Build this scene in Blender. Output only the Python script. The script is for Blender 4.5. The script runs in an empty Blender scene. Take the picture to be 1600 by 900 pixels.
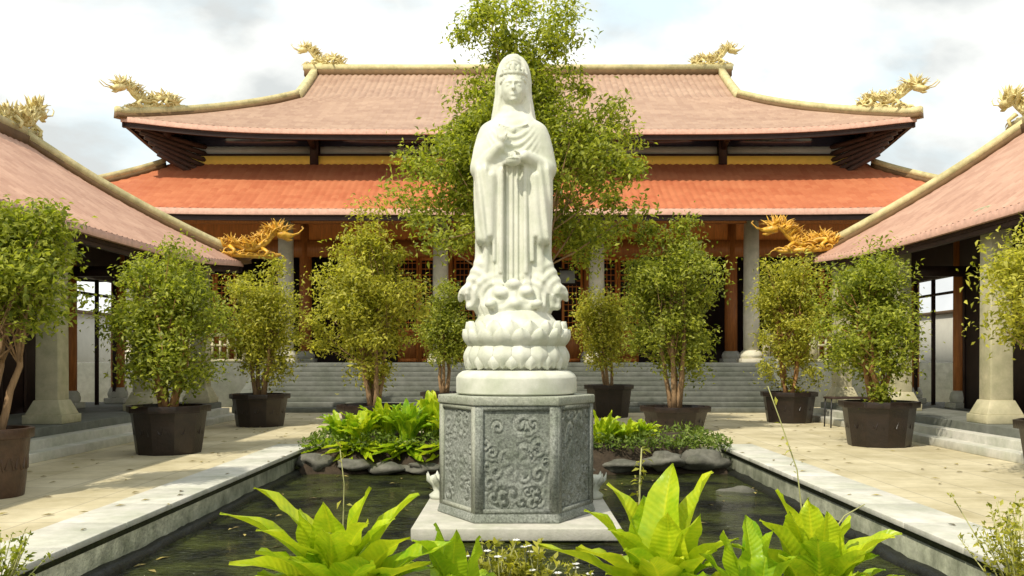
import bpy, math, random
import numpy as np
from mathutils import Vector
R = math.radians
sc = bpy.context.scene
COL = sc.collection

# ------------------------------------------------------------------ camera
cam = bpy.data.objects.new('camera', bpy.data.cameras.new('camera'))
COL.objects.link(cam)
cam.location = (0, 0, 1.6)
cam.rotation_euler = (R(90), 0, 0)
cam.data.sensor_width = 36
cam.data.lens = 31.5
cam.data.shift_x = -0.003
cam.data.shift_y = 0.070
cam.data.clip_end = 2000
sc.camera = cam

# ------------------------------------------------------------------ sky, sun, exposure
SUN = Vector((-0.51, -0.62, 1.0)).normalized()
ELEV = math.asin(SUN.z)
AZ = math.atan2(SUN.x, SUN.y)
w = bpy.data.worlds.new('World'); sc.world = w; w.use_nodes = True
nt = w.node_tree; nt.nodes.clear()
out = nt.nodes.new('ShaderNodeOutputWorld'); bg = nt.nodes.new('ShaderNodeBackground')
sky = nt.nodes.new('ShaderNodeTexSky'); sky.sky_type = 'NISHITA'; sky.sun_disc = False
sky.sun_elevation = ELEV; sky.sun_rotation = AZ; sky.air_density = 1.2; sky.dust_density = 2.0
tc = nt.nodes.new('ShaderNodeTexCoord')
mp = nt.nodes.new('ShaderNodeMapping'); mp.inputs['Scale'].default_value = (1.0, 1.0, 1.9)
nt.links.new(tc.outputs['Generated'], mp.inputs[0])
n1 = nt.nodes.new('ShaderNodeTexNoise'); n1.inputs['Scale'].default_value = 3.1
n1.inputs['Detail'].default_value = 7; n1.inputs['Roughness'].default_value = .55; n1.inputs['Distortion'].default_value = .35
n2 = nt.nodes.new('ShaderNodeTexNoise'); n2.inputs['Scale'].default_value = 4.6
n2.inputs['Detail'].default_value = 6; n2.inputs['Roughness'].default_value = .5; n2.inputs['Distortion'].default_value = .2
nt.links.new(mp.outputs[0], n1.inputs['Vector']); nt.links.new(mp.outputs[0], n2.inputs['Vector'])
r1 = nt.nodes.new('ShaderNodeValToRGB'); r1.color_ramp.elements[0].position = .34; r1.color_ramp.elements[1].position = .50
r2 = nt.nodes.new('ShaderNodeValToRGB')
r2.color_ramp.elements[0].position = .42; r2.color_ramp.elements[0].color = (4.5, 4.7, 4.65, 1)
r2.color_ramp.elements[1].position = .66; r2.color_ramp.elements[1].color = (8.7, 8.65, 8.25, 1)
nt.links.new(n1.outputs[0], r1.inputs[0]); nt.links.new(n2.outputs[0], r2.inputs[0])
mx = nt.nodes.new('ShaderNodeMix'); mx.data_type = 'RGBA'
br = nt.nodes.new('ShaderNodeMix'); br.data_type = 'RGBA'; br.blend_type = 'MIX'; br.inputs['Factor'].default_value = .72
br.inputs['B'].default_value = (6.4, 7.6, 7.8, 1)
nt.links.new(sky.outputs[0], br.inputs['A'])
nt.links.new(r1.outputs[0], mx.inputs['Factor']); nt.links.new(br.outputs['Result'], mx.inputs['A']); nt.links.new(r2.outputs[0], mx.inputs['B'])
nt.links.new(mx.outputs['Result'], bg.inputs[0]); bg.inputs[1].default_value = 0.138
nt.links.new(bg.outputs[0], out.inputs[0])

sl = bpy.data.lights.new('sun', 'SUN'); sl.energy = 3.55; sl.angle = R(0.8); sl.color = (1.0, .92, .76)
so = bpy.data.objects.new('sun', sl); COL.objects.link(so)
so.rotation_euler = SUN.to_track_quat('Z', 'Y').to_euler(); so.location = (-20, -20, 40)
vs = sc.view_settings
vs.view_transform = 'Standard'; vs.look = 'None'; vs.gamma = 1; vs.exposure = 0.27; vs.use_curve_mapping = False
try:
    sc.cycles.transparent_max_bounces = 8; sc.cycles.max_bounces = 7
except Exception: pass

# ------------------------------------------------------------------ materials
def mat(name, col, rough=.8, var=.15, scale=4, bump=0., bscale=30, col2=None, stain=0., stain_scale=.7, spec=.35,
        metallic=0, transl=None, island=None, stretch=None, coat=0):
    m = bpy.data.materials.new(name); m.use_nodes = True
    t = m.node_tree; N = t.nodes; L = t.links
    b = N['Principled BSDF']; b.inputs['Roughness'].default_value = rough
    b.inputs['Specular IOR Level'].default_value = spec; b.inputs['Metallic'].default_value = metallic
    if coat: b.inputs['Coat Weight'].default_value = coat; b.inputs['Coat Roughness'].default_value = .15
    tcn = N.new('ShaderNodeTexCoord'); vec = tcn.outputs['Object']
    if stretch:
        mpn = N.new('ShaderNodeMapping'); mpn.inputs['Scale'].default_value = stretch
        L.new(vec, mpn.inputs[0]); vec = mpn.outputs[0]
    no = N.new('ShaderNodeTexNoise'); no.inputs['Scale'].default_value = scale; no.inputs['Detail'].default_value = 6
    no.inputs['Roughness'].default_value = .65; L.new(vec, no.inputs['Vector'])
    rp = N.new('ShaderNodeValToRGB'); rp.color_ramp.elements[0].position = .3; rp.color_ramp.elements[1].position = .7
    c2 = col2 or tuple(min(1, c * (1 + var)) for c in col)
    c1 = tuple(c * (1 - var) for c in col)
    rp.color_ramp.elements[0].color = (*c1, 1); rp.color_ramp.elements[1].color = (*c2, 1)
    if island:
        g = N.new('ShaderNodeNewGeometry'); ma = N.new('ShaderNodeMath'); ma.operation = 'MULTIPLY_ADD'
        L.new(g.outputs['Random Per Island'], ma.inputs[0]); ma.inputs[1].default_value = island
        mb = N.new('ShaderNodeMath'); mb.operation = 'MULTIPLY_ADD'; mb.inputs[1].default_value = 1 - island; mb.inputs[2].default_value = 0
        L.new(no.outputs[0], mb.inputs[0]); L.new(mb.outputs[0], ma.inputs[2])
        L.new(ma.outputs[0], rp.inputs[0]); rp.color_ramp.elements[0].position = .2; rp.color_ramp.elements[1].position = .85
    else:
        L.new(no.outputs[0], rp.inputs[0])
    colout = rp.outputs[0]
    if stain:
        ns = N.new('ShaderNodeTexNoise'); ns.inputs['Scale'].default_value = stain_scale; ns.inputs['Detail'].default_value = 8
        ns.inputs['Roughness'].default_value = .7; L.new(tcn.outputs['Object'], ns.inputs['Vector'])
        rs = N.new('ShaderNodeValToRGB'); rs.color_ramp.elements[0].position = .35; rs.color_ramp.elements[1].position = .62
        k = 1 - stain
        rs.color_ramp.elements[0].color = (k * .95, k, k * .9, 1); rs.color_ramp.elements[1].color = (1, 1, 1, 1)
        L.new(ns.outputs[0], rs.inputs[0])
        mm = N.new('ShaderNodeMix'); mm.data_type = 'RGBA'; mm.blend_type = 'MULTIPLY'; mm.inputs['Factor'].default_value = 1
        L.new(colout, mm.inputs['A']); L.new(rs.outputs[0], mm.inputs['B']); colout = mm.outputs['Result']
    L.new(colout, b.inputs['Base Color'])
    if bump:
        nb = N.new('ShaderNodeTexNoise'); nb.inputs['Scale'].default_value = bscale; nb.inputs['Detail'].default_value = 5
        L.new(vec, nb.inputs['Vector'])
        bp = N.new('ShaderNodeBump'); bp.inputs['Strength'].default_value = bump; bp.inputs['Distance'].default_value = .02
        L.new(nb.outputs[0], bp.inputs['Height']); L.new(bp.outputs[0], b.inputs['Normal'])
    if transl:
        tr = N.new('ShaderNodeBsdfTranslucent'); ms = N.new('ShaderNodeMixShader'); ms.inputs[0].default_value = transl
        hs = N.new('ShaderNodeHueSaturation'); hs.inputs['Value'].default_value = 1.5; hs.inputs['Saturation'].default_value = 1.1
        L.new(colout, hs.inputs['Color']); L.new(hs.outputs[0], tr.inputs['Color'])
        L.new(b.outputs[0], ms.inputs[1]); L.new(tr.outputs[0], ms.inputs[2])
        L.new(ms.outputs[0], N['Material Output'].inputs['Surface'])
    return m

def tile_mat(name, cA, cB, rough=.55, pitch=.24, course=.3):
    """clay roof tiles from UV in metres: u along the eave, v up the slope"""
    m = bpy.data.materials.new(name); m.use_nodes = True
    t = m.node_tree; N = t.nodes; L = t.links; b = N['Principled BSDF']; b.inputs['Roughness'].default_value = rough
    b.inputs['Specular IOR Level'].default_value = .4
    uv = N.new('ShaderNodeUVMap'); uv.uv_map = 'UVMap'
    sx = N.new('ShaderNodeSeparateXYZ'); L.new(uv.outputs[0], sx.inputs[0])
    def math_(op, a, bv=None, c=None):
        n = N.new('ShaderNodeMath'); n.operation = op
        for i, x in enumerate((a, bv, c)):
            if x is None: continue
            if isinstance(x, (int, float)): n.inputs[i].default_value = x
            else: L.new(x, n.inputs[i])
        return n.outputs[0]
    u = math_('DIVIDE', sx.outputs[0], pitch); v = math_('DIVIDE', sx.outputs[1], course)
    fu = math_('FRACT', u); fv = math_('FRACT', v)
    h = math_('MULTIPLY', math_('SUBTRACT', 1, fv), .035)
    cell = N.new('ShaderNodeCombineXYZ'); L.new(math_('FLOOR', u), cell.inputs[0]); L.new(math_('FLOOR', v), cell.inputs[1])
    wn = N.new('ShaderNodeTexWhiteNoise'); wn.noise_dimensions = '2D'; L.new(cell.outputs[0], wn.inputs['Vector'])
    no = N.new('ShaderNodeTexNoise'); no.inputs['Scale'].default_value = .55; no.inputs['Detail'].default_value = 7; no.inputs['Roughness'].default_value = .7
    mpp = N.new('ShaderNodeMapping'); mpp.inputs['Scale'].default_value = (.6, 2.4, 1); L.new(uv.outputs[0], mpp.inputs[0]); L.new(mpp.outputs[0], no.inputs['Vector'])
    fac = math_('ADD', math_('MULTIPLY', wn.outputs[0], .22), math_('MULTIPLY', no.outputs[0], .78))
    rp = N.new('ShaderNodeValToRGB'); rp.color_ramp.elements[0].position = .28; rp.color_ramp.elements[1].position = .72
    rp.color_ramp.elements[0].color = (*cA, 1); rp.color_ramp.elements[1].color = (*cB, 1)
    L.new(fac, rp.inputs[0]); L.new(rp.outputs[0], b.inputs['Base Color'])
    bp = N.new('ShaderNodeBump'); bp.inputs['Strength'].default_value = .5; bp.inputs['Distance'].default_value = 1.0
    L.new(h, bp.inputs['Height']); L.new(bp.outputs[0], b.inputs['Normal'])
    return m

def paving_mat():
    m = bpy.data.materials.new('cream_paving'); m.use_nodes = True
    t = m.node_tree; N = t.nodes; L = t.links; b = N['Principled BSDF']; b.inputs['Roughness'].default_value = .75
    tcn = N.new('ShaderNodeTexCoord')
    bk = N.new('ShaderNodeTexBrick'); bk.inputs['Scale'].default_value = 1.0; bk.inputs['Brick Width'].default_value = .8
    bk.inputs['Row Height'].default_value = .8; bk.inputs['Mortar Size'].default_value = .012; bk.offset = 0
    bk.inputs['Color1'].default_value = (.60, .53, .35, 1); bk.inputs['Color2'].default_value = (.68, .61, .43, 1)
    bk.inputs['Mortar'].default_value = (.44, .39, .28, 1); bk.inputs['Mortar Smooth'].default_value = .4
    L.new(tcn.outputs['Object'], bk.inputs['Vector'])
    ns = N.new('ShaderNodeTexNoise'); ns.inputs['Scale'].default_value = .9; ns.inputs['Detail'].default_value = 9; ns.inputs['Roughness'].default_value = .72
    L.new(tcn.outputs['Object'], ns.inputs['Vector'])
    rs = N.new('ShaderNodeValToRGB'); rs.color_ramp.elements[0].position = .34; rs.color_ramp.elements[1].position = .66
    rs.color_ramp.elements[0].color = (.62, .60, .52, 1); rs.color_ramp.elements[1].color = (1, 1, 1, 1)
    L.new(ns.outputs[0], rs.inputs[0])
    mm = N.new('ShaderNodeMix'); mm.data_type = 'RGBA'; mm.blend_type = 'MULTIPLY'; mm.inputs['Factor'].default_value = 1
    L.new(bk.outputs[0], mm.inputs['A']); L.new(rs.outputs[0], mm.inputs['B']); L.new(mm.outputs['Result'], b.inputs['Base Color'])
    bp = N.new('ShaderNodeBump'); bp.inputs['Strength'].default_value = .25; bp.inputs['Distance'].default_value = .01
    L.new(ns.outputs[0], bp.inputs['Height']); L.new(bp.outputs[0], b.inputs['Normal'])
    return m

def blade_mat(name, c_lo, c_hi, transl):
    m = bpy.data.materials.new(name); m.use_nodes = True
    t = m.node_tree; N = t.nodes; L = t.links; b = N['Principled BSDF']; b.inputs['Roughness'].default_value = .36
    uv = N.new('ShaderNodeUVMap'); uv.uv_map = 'UVMap'; sx = N.new('ShaderNodeSeparateXYZ'); L.new(uv.outputs[0], sx.inputs[0])
    def mt(op, a, c=None, d=None):
        n = N.new('ShaderNodeMath'); n.operation = op
        for i, x in enumerate((a, c, d)):
            if x is None: continue
            if isinstance(x, (int, float)): n.inputs[i].default_value = x
            else: L.new(x, n.inputs[i])
        return n.outputs[0]
    av = mt('ABSOLUTE', sx.outputs[1]); vein = mt('SINE', mt('MULTIPLY', mt('SUBTRACT', sx.outputs[0], mt('MULTIPLY', av, .07)), 150))
    mid = mt('SUBTRACT', 1, mt('SMOOTH_MIN', mt('MULTIPLY', av, 9), 1, .1))
    g = N.new('ShaderNodeNewGeometry'); tcn = N.new('ShaderNodeTexCoord')
    no = N.new('ShaderNodeTexNoise'); no.inputs['Scale'].default_value = 9; no.inputs['Detail'].default_value = 6; no.inputs['Roughness'].default_value = .65; L.new(tcn.outputs['Object'], no.inputs['Vector'])
    f = mt('ADD', mt('MULTIPLY', g.outputs['Random Per Island'], .34), mt('ADD', mt('MULTIPLY', no.outputs[0], .75), mt('ADD', mt('MULTIPLY', mid, .18), mt('MULTIPLY', vein, .018))))
    rp = N.new('ShaderNodeValToRGB'); rp.color_ramp.elements[0].position = .28; rp.color_ramp.elements[0].color = (*c_lo, 1); rp.color_ramp.elements[1].position = .86; rp.color_ramp.elements[1].color = (*c_hi, 1)
    L.new(f, rp.inputs[0]); L.new(rp.outputs[0], b.inputs['Base Color'])
    bp = N.new('ShaderNodeBump'); bp.inputs['Strength'].default_value = .5; bp.inputs['Distance'].default_value = .004
    L.new(mt('SUBTRACT', mt('MULTIPLY', vein, .3), mt('MULTIPLY', mid, 1.5)), bp.inputs['Height']); L.new(bp.outputs[0], b.inputs['Normal'])
    tr = N.new('ShaderNodeBsdfTranslucent'); ms = N.new('ShaderNodeMixShader'); ms.inputs[0].default_value = transl
    L.new(rp.outputs[0], tr.inputs['Color']); L.new(b.outputs[0], ms.inputs[1]); L.new(tr.outputs[0], ms.inputs[2]); L.new(ms.outputs[0], N['Material Output'].inputs['Surface'])
    return m

def water_mat():
    m = bpy.data.materials.new('pond_water'); m.use_nodes = True
    t = m.node_tree; N = t.nodes; L = t.links; b = N['Principled BSDF']
    b.inputs['Roughness'].default_value = .04; b.inputs['IOR'].default_value = 1.33
    tcn = N.new('ShaderNodeTexCoord')
    n = N.new('ShaderNodeTexNoise'); n.inputs['Scale'].default_value = 1.6; n.inputs['Detail'].default_value = 7
    L.new(tcn.outputs['Object'], n.inputs['Vector'])
    rp = N.new('ShaderNodeValToRGB'); rp.color_ramp.elements[0].color = (.003, .004, .002, 1); rp.color_ramp.elements[1].color = (.07, .085, .014, 1)
    rp.color_ramp.elements[0].position = .38; rp.color_ramp.elements[1].position = .72
    L.new(n.outputs[0], rp.inputs[0]); L.new(rp.outputs[0], b.inputs['Base Color'])
    mpn = N.new('ShaderNodeMapping'); mpn.inputs['Scale'].default_value = (1, 1.8, 1); L.new(tcn.outputs['Object'], mpn.inputs[0])
    n2_ = N.new('ShaderNodeTexNoise'); n2_.inputs['Scale'].default_value = 5.5; n2_.inputs['Detail'].default_value = 5; n2_.inputs['Distortion'].default_value = 1.2
    L.new(mpn.outputs[0], n2_.inputs['Vector'])
    bp = N.new('ShaderNodeBump'); bp.inputs['Strength'].default_value = .9; bp.inputs['Distance'].default_value = .13
    L.new(n2_.outputs[0], bp.inputs['Height']); L.new(bp.outputs[0], b.inputs['Normal'])
    return m

M = dict(
    tile_pink=tile_mat('pink_clay_tiles', (.31, .185, .128), (.45, .30, .21), .6),
    tile_red=tile_mat('orange_clay_tiles', (.40, .105, .042), (.53, .185, .082), .65),
    tile_side=tile_mat('salmon_clay_tiles', (.38, .205, .14), (.56, .345, .245), .6, pitch=.22, course=.28),
    paving=paving_mat(), water=water_mat(),
    coping=mat('coping_stone', (.62, .60, .54), .7, .12, 6, .15, 40, stain=.25, stain_scale=1.2),
    pondwall=mat('pond_wall_stone', (.30, .31, .23), .9, .35, 5, .5, 25, stain=.5, stain_scale=2.2),
    step=mat('grey_step_stone', (.17, .175, .155), .8, .2, 5, .2, 35, stain=.3, stain_scale=.9),
    column=mat('cream_column_stone', (.55, .50, .34), .7, .14, 5, .15, 50, stain=.25, stain_scale=1.5),
    hallstone=mat('pale_hall_stone', (.74, .68, .56), .7, .12, 5, .12, 50, stain=.2, stain_scale=1.5),
    wood=mat('red_brown_timber', (.40, .14, .035), .5, .3, 3, .15, 20, stretch=(6, 6, .8)),
    panel=mat('orange_timber_panel', (.58, .19, .04), .55, .25, 3, .1, 20, stretch=(5, 5, .8)),
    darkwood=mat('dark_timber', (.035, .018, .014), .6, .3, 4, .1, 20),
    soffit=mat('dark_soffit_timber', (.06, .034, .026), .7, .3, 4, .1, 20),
    trim=mat('pale_eave_tile_ends', (.55, .33, .25), .7, .2, 8),
    ochre=mat('ochre_plaster', (.92, .60, .11), .7, .08, 4, .05),
    ridge=mat('cream_yellow_ridge', (.64, .55, .30), .7, .2, 5, .2, 30, stain=.3, stain_scale=2),
    ridge_brown=mat('brown_ridge_base', (.15, .085, .035), .75, .2, 5, .1, 30),
    gold=mat('gold_mosaic', (.62, .46, .12), .42, .35, 9, .4, 60, col2=(.92, .82, .42), spec=.6),
    gold_hot=mat('orange_gold_mosaic', (.66, .30, .02), .38, .35, 14, .4, 60, col2=(.92, .56, .06), spec=.6),
    glass=mat('dark_window_glass', (.03, .035, .06), .12, .2, 2, spec=.7),
    greyband=mat('grey_window_band', (.36, .38, .38), .6, .1, 3),
    plaster=mat('pale_plaster', (.66, .64, .56), .8, .06, 3),
    granite=mat('carved_granite', (.25, .265, .235), .8, .6, 45, .35, 90, stain=.35, stain_scale=2.5),
    granite_lt=mat('pale_granite', (.36, .37, .31), .8, .35, 40, .3, 80, stain=.2, stain_scale=3),
    marble=mat('white_marble', (.66, .665, .585), .6, .06, 5, .10, 60, stain=.20, stain_scale=2.6),
    slab=mat('pale_stone_slab', (.52, .50, .44), .75, .12, 6, .2, 40, stain=.2, stain_scale=2),
    rock=mat('mossy_rock', (.15, .145, .12), .9, .35, 4, .6, 14, stain=.4, stain_scale=3),
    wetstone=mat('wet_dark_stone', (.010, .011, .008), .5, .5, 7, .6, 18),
    coping_shade=mat('dark_olive_shade', (.045, .05, .02), .95, .4, 12, .5, 30),  # dark olive colour standing in for shade below the pond coping
    dryleaf=mat('dry_leaves', (.16, .12, .04), .7, .4, 3, col2=(.42, .34, .10), island=.8),
    soil=mat('dark_soil', (.045, .032, .02), .95, .4, 10, .6, 30),
    pot=mat('dark_brown_glaze', (.018, .010, .007), .40, .45, 6, .3, 25, spec=.5),
    pot2=mat('brown_glaze', (.06, .030, .015), .42, .4, 6, .3, 25, spec=.5),
    bark=mat('tan_bark', (.30, .19, .10), .9, .3, 6, .6, 30, stretch=(3, 3, .7)),
    bark_or=mat('orange_brown_bark', (.38, .20, .085), .9, .3, 6, .6, 30, stretch=(3, 3, .7)),
    leaf_a=mat('mid_green_leaves', (.16, .22, .024), .45, .35, 1.5, col2=(.50, .53, .08), transl=.5, island=.6),
    leaf_b=mat('yellow_green_leaves', (.25, .28, .028), .45, .35, 1.5, col2=(.66, .63, .11), transl=.5, island=.6),
    leaf_c=mat('dark_green_leaves', (.14, .19, .022), .45, .35, 1.5, col2=(.48, .51, .08), transl=.48, island=.6),
    fern=blade_mat('bright_yellow_green_blades', (.24, .45, .010), (.84, .85, .03), .42),
    fern_dk=blade_mat('green_blades', (.16, .37, .01), (.66, .78, .025), .42),
    grass=mat('low_green_cover', (.08, .15, .02), .6, .4, 3, col2=(.24, .32, .05), transl=.3, island=.5),
    stalk=mat('pale_stalk', (.36, .36, .15), .7, .2, 8),
    metal=mat('black_metal', (.02, .02, .02), .4, .2, 8),
    white=mat('white_ceramic', (.72, .72, .68), .35, .05, 8),
)

# ------------------------------------------------------------------ mesh helper
WORLD = {}
def mesh_obj(name, V, F, material, parent=None, smooth=False, uv=None, bevel=0, label=None):
    off = WORLD.get(parent.name, Vector((0, 0, 0))) if parent else Vector((0, 0, 0))
    V = np.asarray(V, dtype=np.float64) - np.array(off)
    me = bpy.data.meshes.new(name)
    me.vertices.add(len(V)); me.vertices.foreach_set('co', V.astype(np.float32).ravel())
    tot = [len(f) for f in F] if not isinstance(F, np.ndarray) else None
    if tot is None:
        n, k = F.shape
        loops = F.ravel(); starts = np.arange(0, n * k, k); totals = np.full(n, k)
    else:
        loops = np.fromiter((i for f in F for i in f), dtype=np.int32); totals = np.array(tot); starts = np.concatenate(([0], np.cumsum(totals)[:-1]))
    me.loops.add(len(loops)); me.loops.foreach_set('vertex_index', loops.astype(np.int32))
    me.polygons.add(len(totals)); me.polygons.foreach_set('loop_start', starts.astype(np.int32))
    try: me.polygons.foreach_set('loop_total', totals.astype(np.int32))
    except Exception: pass
    me.update(calc_edges=True); me.validate()
    if smooth: me.polygons.foreach_set('use_smooth', np.ones(len(me.polygons), dtype=bool))
    if uv is not None:
        ul = me.uv_layers.new(name='UVMap'); UV = np.asarray(uv, dtype=np.float32)
        li = np.zeros(len(me.loops), dtype=np.int32); me.loops.foreach_get('vertex_index', li)
        ul.data.foreach_set('uv', UV[li].ravel())
    me.materials.append(material)
    o = bpy.data.objects.new(name, me); COL.objects.link(o)
    if parent: o.parent = parent; WORLD[o.name] = off
    if bevel:
        bm_ = o.modifiers.new('bevel', 'BEVEL'); bm_.width = bevel; bm_.segments = 2; bm_.limit_method = 'ANGLE'
    if label: o['label'] = label
    return o

class MB:
    def __init__(s): s.v = []; s.f = []; s.n = 0; s.uv = []; s.has_uv = False
    def add(s, V, F, uv=None):
        V = np.asarray(V, dtype=float)
        s.v.append(V); s.f.extend([tuple(int(i) + s.n for i in f) for f in F]); s.n += len(V)
        s.uv.append(np.asarray(uv, float) if uv is not None else np.zeros((len(V), 2)))
        if uv is not None: s.has_uv = True
        return s
    def box(s, x0, x1, y0, y1, z0, z1):
        V = [(x, y, z) for z in (z0, z1) for y in (y0, y1) for x in (x0, x1)]
        return s.add(V, [(0, 2, 3, 1), (4, 5, 7, 6), (0, 1, 5, 4), (2, 6, 7, 3), (0, 4, 6, 2), (1, 3, 7, 5)])
    def hexa(s, bot, top):
        n = len(bot); V = list(bot) + list(top)
        F = [tuple(range(n - 1, -1, -1)), tuple(range(n, 2 * n))] + [(i, (i + 1) % n, n + (i + 1) % n, n + i) for i in range(n)]
        return s.add(V, F)
    def lathe(s, prof, c=(0, 0, 0), n=24, a0=0, cap=True, squash=1):
        V = []; F = []
        for r, z in prof:
            for k in range(n):
                a = a0 + 2 * math.pi * k / n
                V.append((c[0] + r * math.cos(a), c[1] + r * squash * math.sin(a), c[2] + z))
        for i in range(len(prof) - 1):
            for k in range(n):
                F.append((i * n + k, i * n + (k + 1) % n, (i + 1) * n + (k + 1) % n, (i + 1) * n + k))
        if cap:
            F.append(tuple(range(n - 1, -1, -1))); m_ = (len(prof) - 1) * n; F.append(tuple(m_ + k for k in range(n)))
        return s.add(V, F)
    def tube(s, path, rad, n=7, sq=1):
        P = [Vector(p) for p in path]
        if not hasattr(rad, '__len__'): rad = [rad] * len(P)
        V = []; F = []; prev = None
        for i, p in enumerate(P):
            d = (P[min(i + 1, len(P) - 1)] - P[max(i - 1, 0)]); d = d.normalized() if d.length > 1e-9 else Vector((0, 0, 1))
            if prev is None:
                ref = Vector((0, 0, 1)) if abs(d.z) < .9 else Vector((1, 0, 0)); u = d.cross(ref).normalized()
            else:
                u = (prev - d * prev.dot(d)); u = u.normalized() if u.length > 1e-6 else d.orthogonal().normalized()
            prev = u; v = d.cross(u)
            for k in range(n):
                a = 2 * math.pi * k / n; V.append(tuple(p + (u * math.cos(a) + v * math.sin(a) * sq) * rad[i]))
        for i in range(len(P) - 1):
            for k in range(n): F.append((i * n + k, i * n + (k + 1) % n, (i + 1) * n + (k + 1) % n, (i + 1) * n + k))
        F.append(tuple(range(n - 1, -1, -1))); m_ = (len(P) - 1) * n; F.append(tuple(m_ + k for k in range(n)))
        return s.add(V, F)
    def grid(s, P, uv=None, flip=False):
        P = np.asarray(P, float); a, b = P.shape[:2]; F = []
        for i in range(a - 1):
            for j in range(b - 1):
                q = (i * b + j, i * b + j + 1, (i + 1) * b + j + 1, (i + 1) * b + j)
                F.append(q[::-1] if flip else q)
        return s.add(P.reshape(-1, 3), F, None if uv is None else np.asarray(uv).reshape(-1, 2))
    def build(s, name, material, parent=None, smooth=False, bevel=0, label=None):
        return mesh_obj(name, np.vstack(s.v), s.f, material, parent, smooth, np.vstack(s.uv) if s.has_uv else None, bevel, label)

def tag(o, label=None, cat=None, group=None, kind=None):
    if label: o['label'] = label
    if cat: o['category'] = cat
    if group: o['group'] = group
    if kind: o['kind'] = kind
    return o
def thing(name, loc, label, cat, group=None):
    o = bpy.data.objects.new(name, None); COL.objects.link(o); o.location = loc; o.empty_display_size = .2
    WORLD[o.name] = Vector(loc); return tag(o, label, cat, group)
def struct(mb, name, m, bevel=0, label=None, smooth=False):
    o = mb.build(name, m, None, smooth, bevel); return tag(o, label, None, None, 'structure')

# ------------------------------------------------------------------ ground, pond
PX = 3.8; PY0, PY1 = 3.6, 16.4; WZ = -.36
g = MB()
def quad(mb, x0, x1, y0, y1, z): mb.add([(x0, y0, z), (x1, y0, z), (x1, y1, z), (x0, y1, z)], [(0, 1, 2, 3)])
G = 400
quad(g, -G, -PX, -G, G, 0); quad(g, PX, G, -G, G, 0); quad(g, -PX, PX, -G, PY0, 0); quad(g, -PX, PX, PY1, G, 0)
struct(g, 'paving', M['paving'])
c = MB()
random.seed(3)
y = PY0 - .7
while y < PY1 + .1:
    L_ = 1.15; y2 = min(y + L_, PY1 + .6)
    for s_ in (-1, 1):
        a, b = sorted((s_ * (PX - .05), s_ * (PX + .62)))
        c.box(a, b, y + .004, y2 - .004, -.032, .03)
    y += L_
x = -PX + .06
while x < PX - .2:
    x2 = min(x + 1.15, PX - .06); c.box(x, x2 - .006, PY0 - .7, PY0 + .05, -.075, .03); x += 1.15
struct(c, 'coping', M['coping'], bevel=.008)
pw = MB()
for s_ in (-1, 1):
    a, b = sorted((s_ * PX, s_ * (PX + .25)))
    pw.box(a, b, PY0 - .25, PY1 + .25, -1.0, -.078)
pw.box(-PX, PX, PY0 - .25, PY0, -1.0, -.078); pw.box(-PX, PX, PY1, PY1 + .25, -1.0, -.004)
struct(pw, 'pond_wall', M['pondwall'])
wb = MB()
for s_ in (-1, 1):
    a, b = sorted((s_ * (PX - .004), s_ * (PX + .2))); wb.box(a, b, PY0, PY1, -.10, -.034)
struct(wb, 'coping_shade_strip', M['coping_shade'])  # added dark strip: the shade under the coping painted along the wall top
lg = MB(); rsl = np.random.RandomState(4)
for s_ in (-1, 1):
    ny_ = 160; yy = np.linspace(PY0, PY1, ny_); w1 = .10 + .05 * np.convolve(rsl.rand(ny_ + 4), np.ones(5) / 5, 'valid') * 2; zz = -.325 + .05 * np.convolve(rsl.rand(ny_ + 4), np.ones(5) / 5, 'valid')
    g_ = np.zeros((4, ny_, 3))
    for k_, (fx, fz) in enumerate(((0, 0.), (.7, .0), (1, -.05), (1.15, -.4))): g_[k_, :, 0] = s_ * (PX - w1 * fx); g_[k_, :, 1] = yy; g_[k_, :, 2] = zz + fz
    lg.grid(g_, flip=s_ > 0)
struct(lg, 'pond_ledge', M['wetstone'], smooth=True)
wt = MB(); quad(wt, -PX, PX, PY0, PY1, WZ); struct(wt, 'water', M['water'])
pf = MB(); quad(pf, -PX, PX, PY0, PY1, -.9); struct(pf, 'pond_floor', M['soil'])

def mound(x0, x1, y0, y1, zb, h, seed, nx=40, ny=20):
    rs = np.random.RandomState(seed); X, Y = np.meshgrid(np.linspace(x0, x1, nx), np.linspace(y0, y1, ny))
    u = (X - x0) / (x1 - x0); v = (Y - y0) / (y1 - y0)
    Z = zb + h * np.clip(np.minimum(np.minimum(u, 1 - u) * 14, np.minimum(v, 1 - v) * 5), 0, 1) ** .6
    for _ in range(14):
        k = rs.normal(size=2) * 3; Z += h * .05 * np.sin(k[0] * X + k[1] * Y + rs.rand() * 6)
    return np.stack([X, Y, Z], -1)
b1 = MB(); b1.grid(mound(-PX + .01, PX - .01, 15.2, 18.6, -.6, .72, 1)); struct(b1, 'planting_bed', M['soil'], smooth=True)
b2 = MB(); b2.grid(mound(-PX + .01, PX - .01, PY0 + .01, 6.45, -.6, .5, 2)); struct(b2, 'planting_bank', M['soil'], smooth=True)

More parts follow.
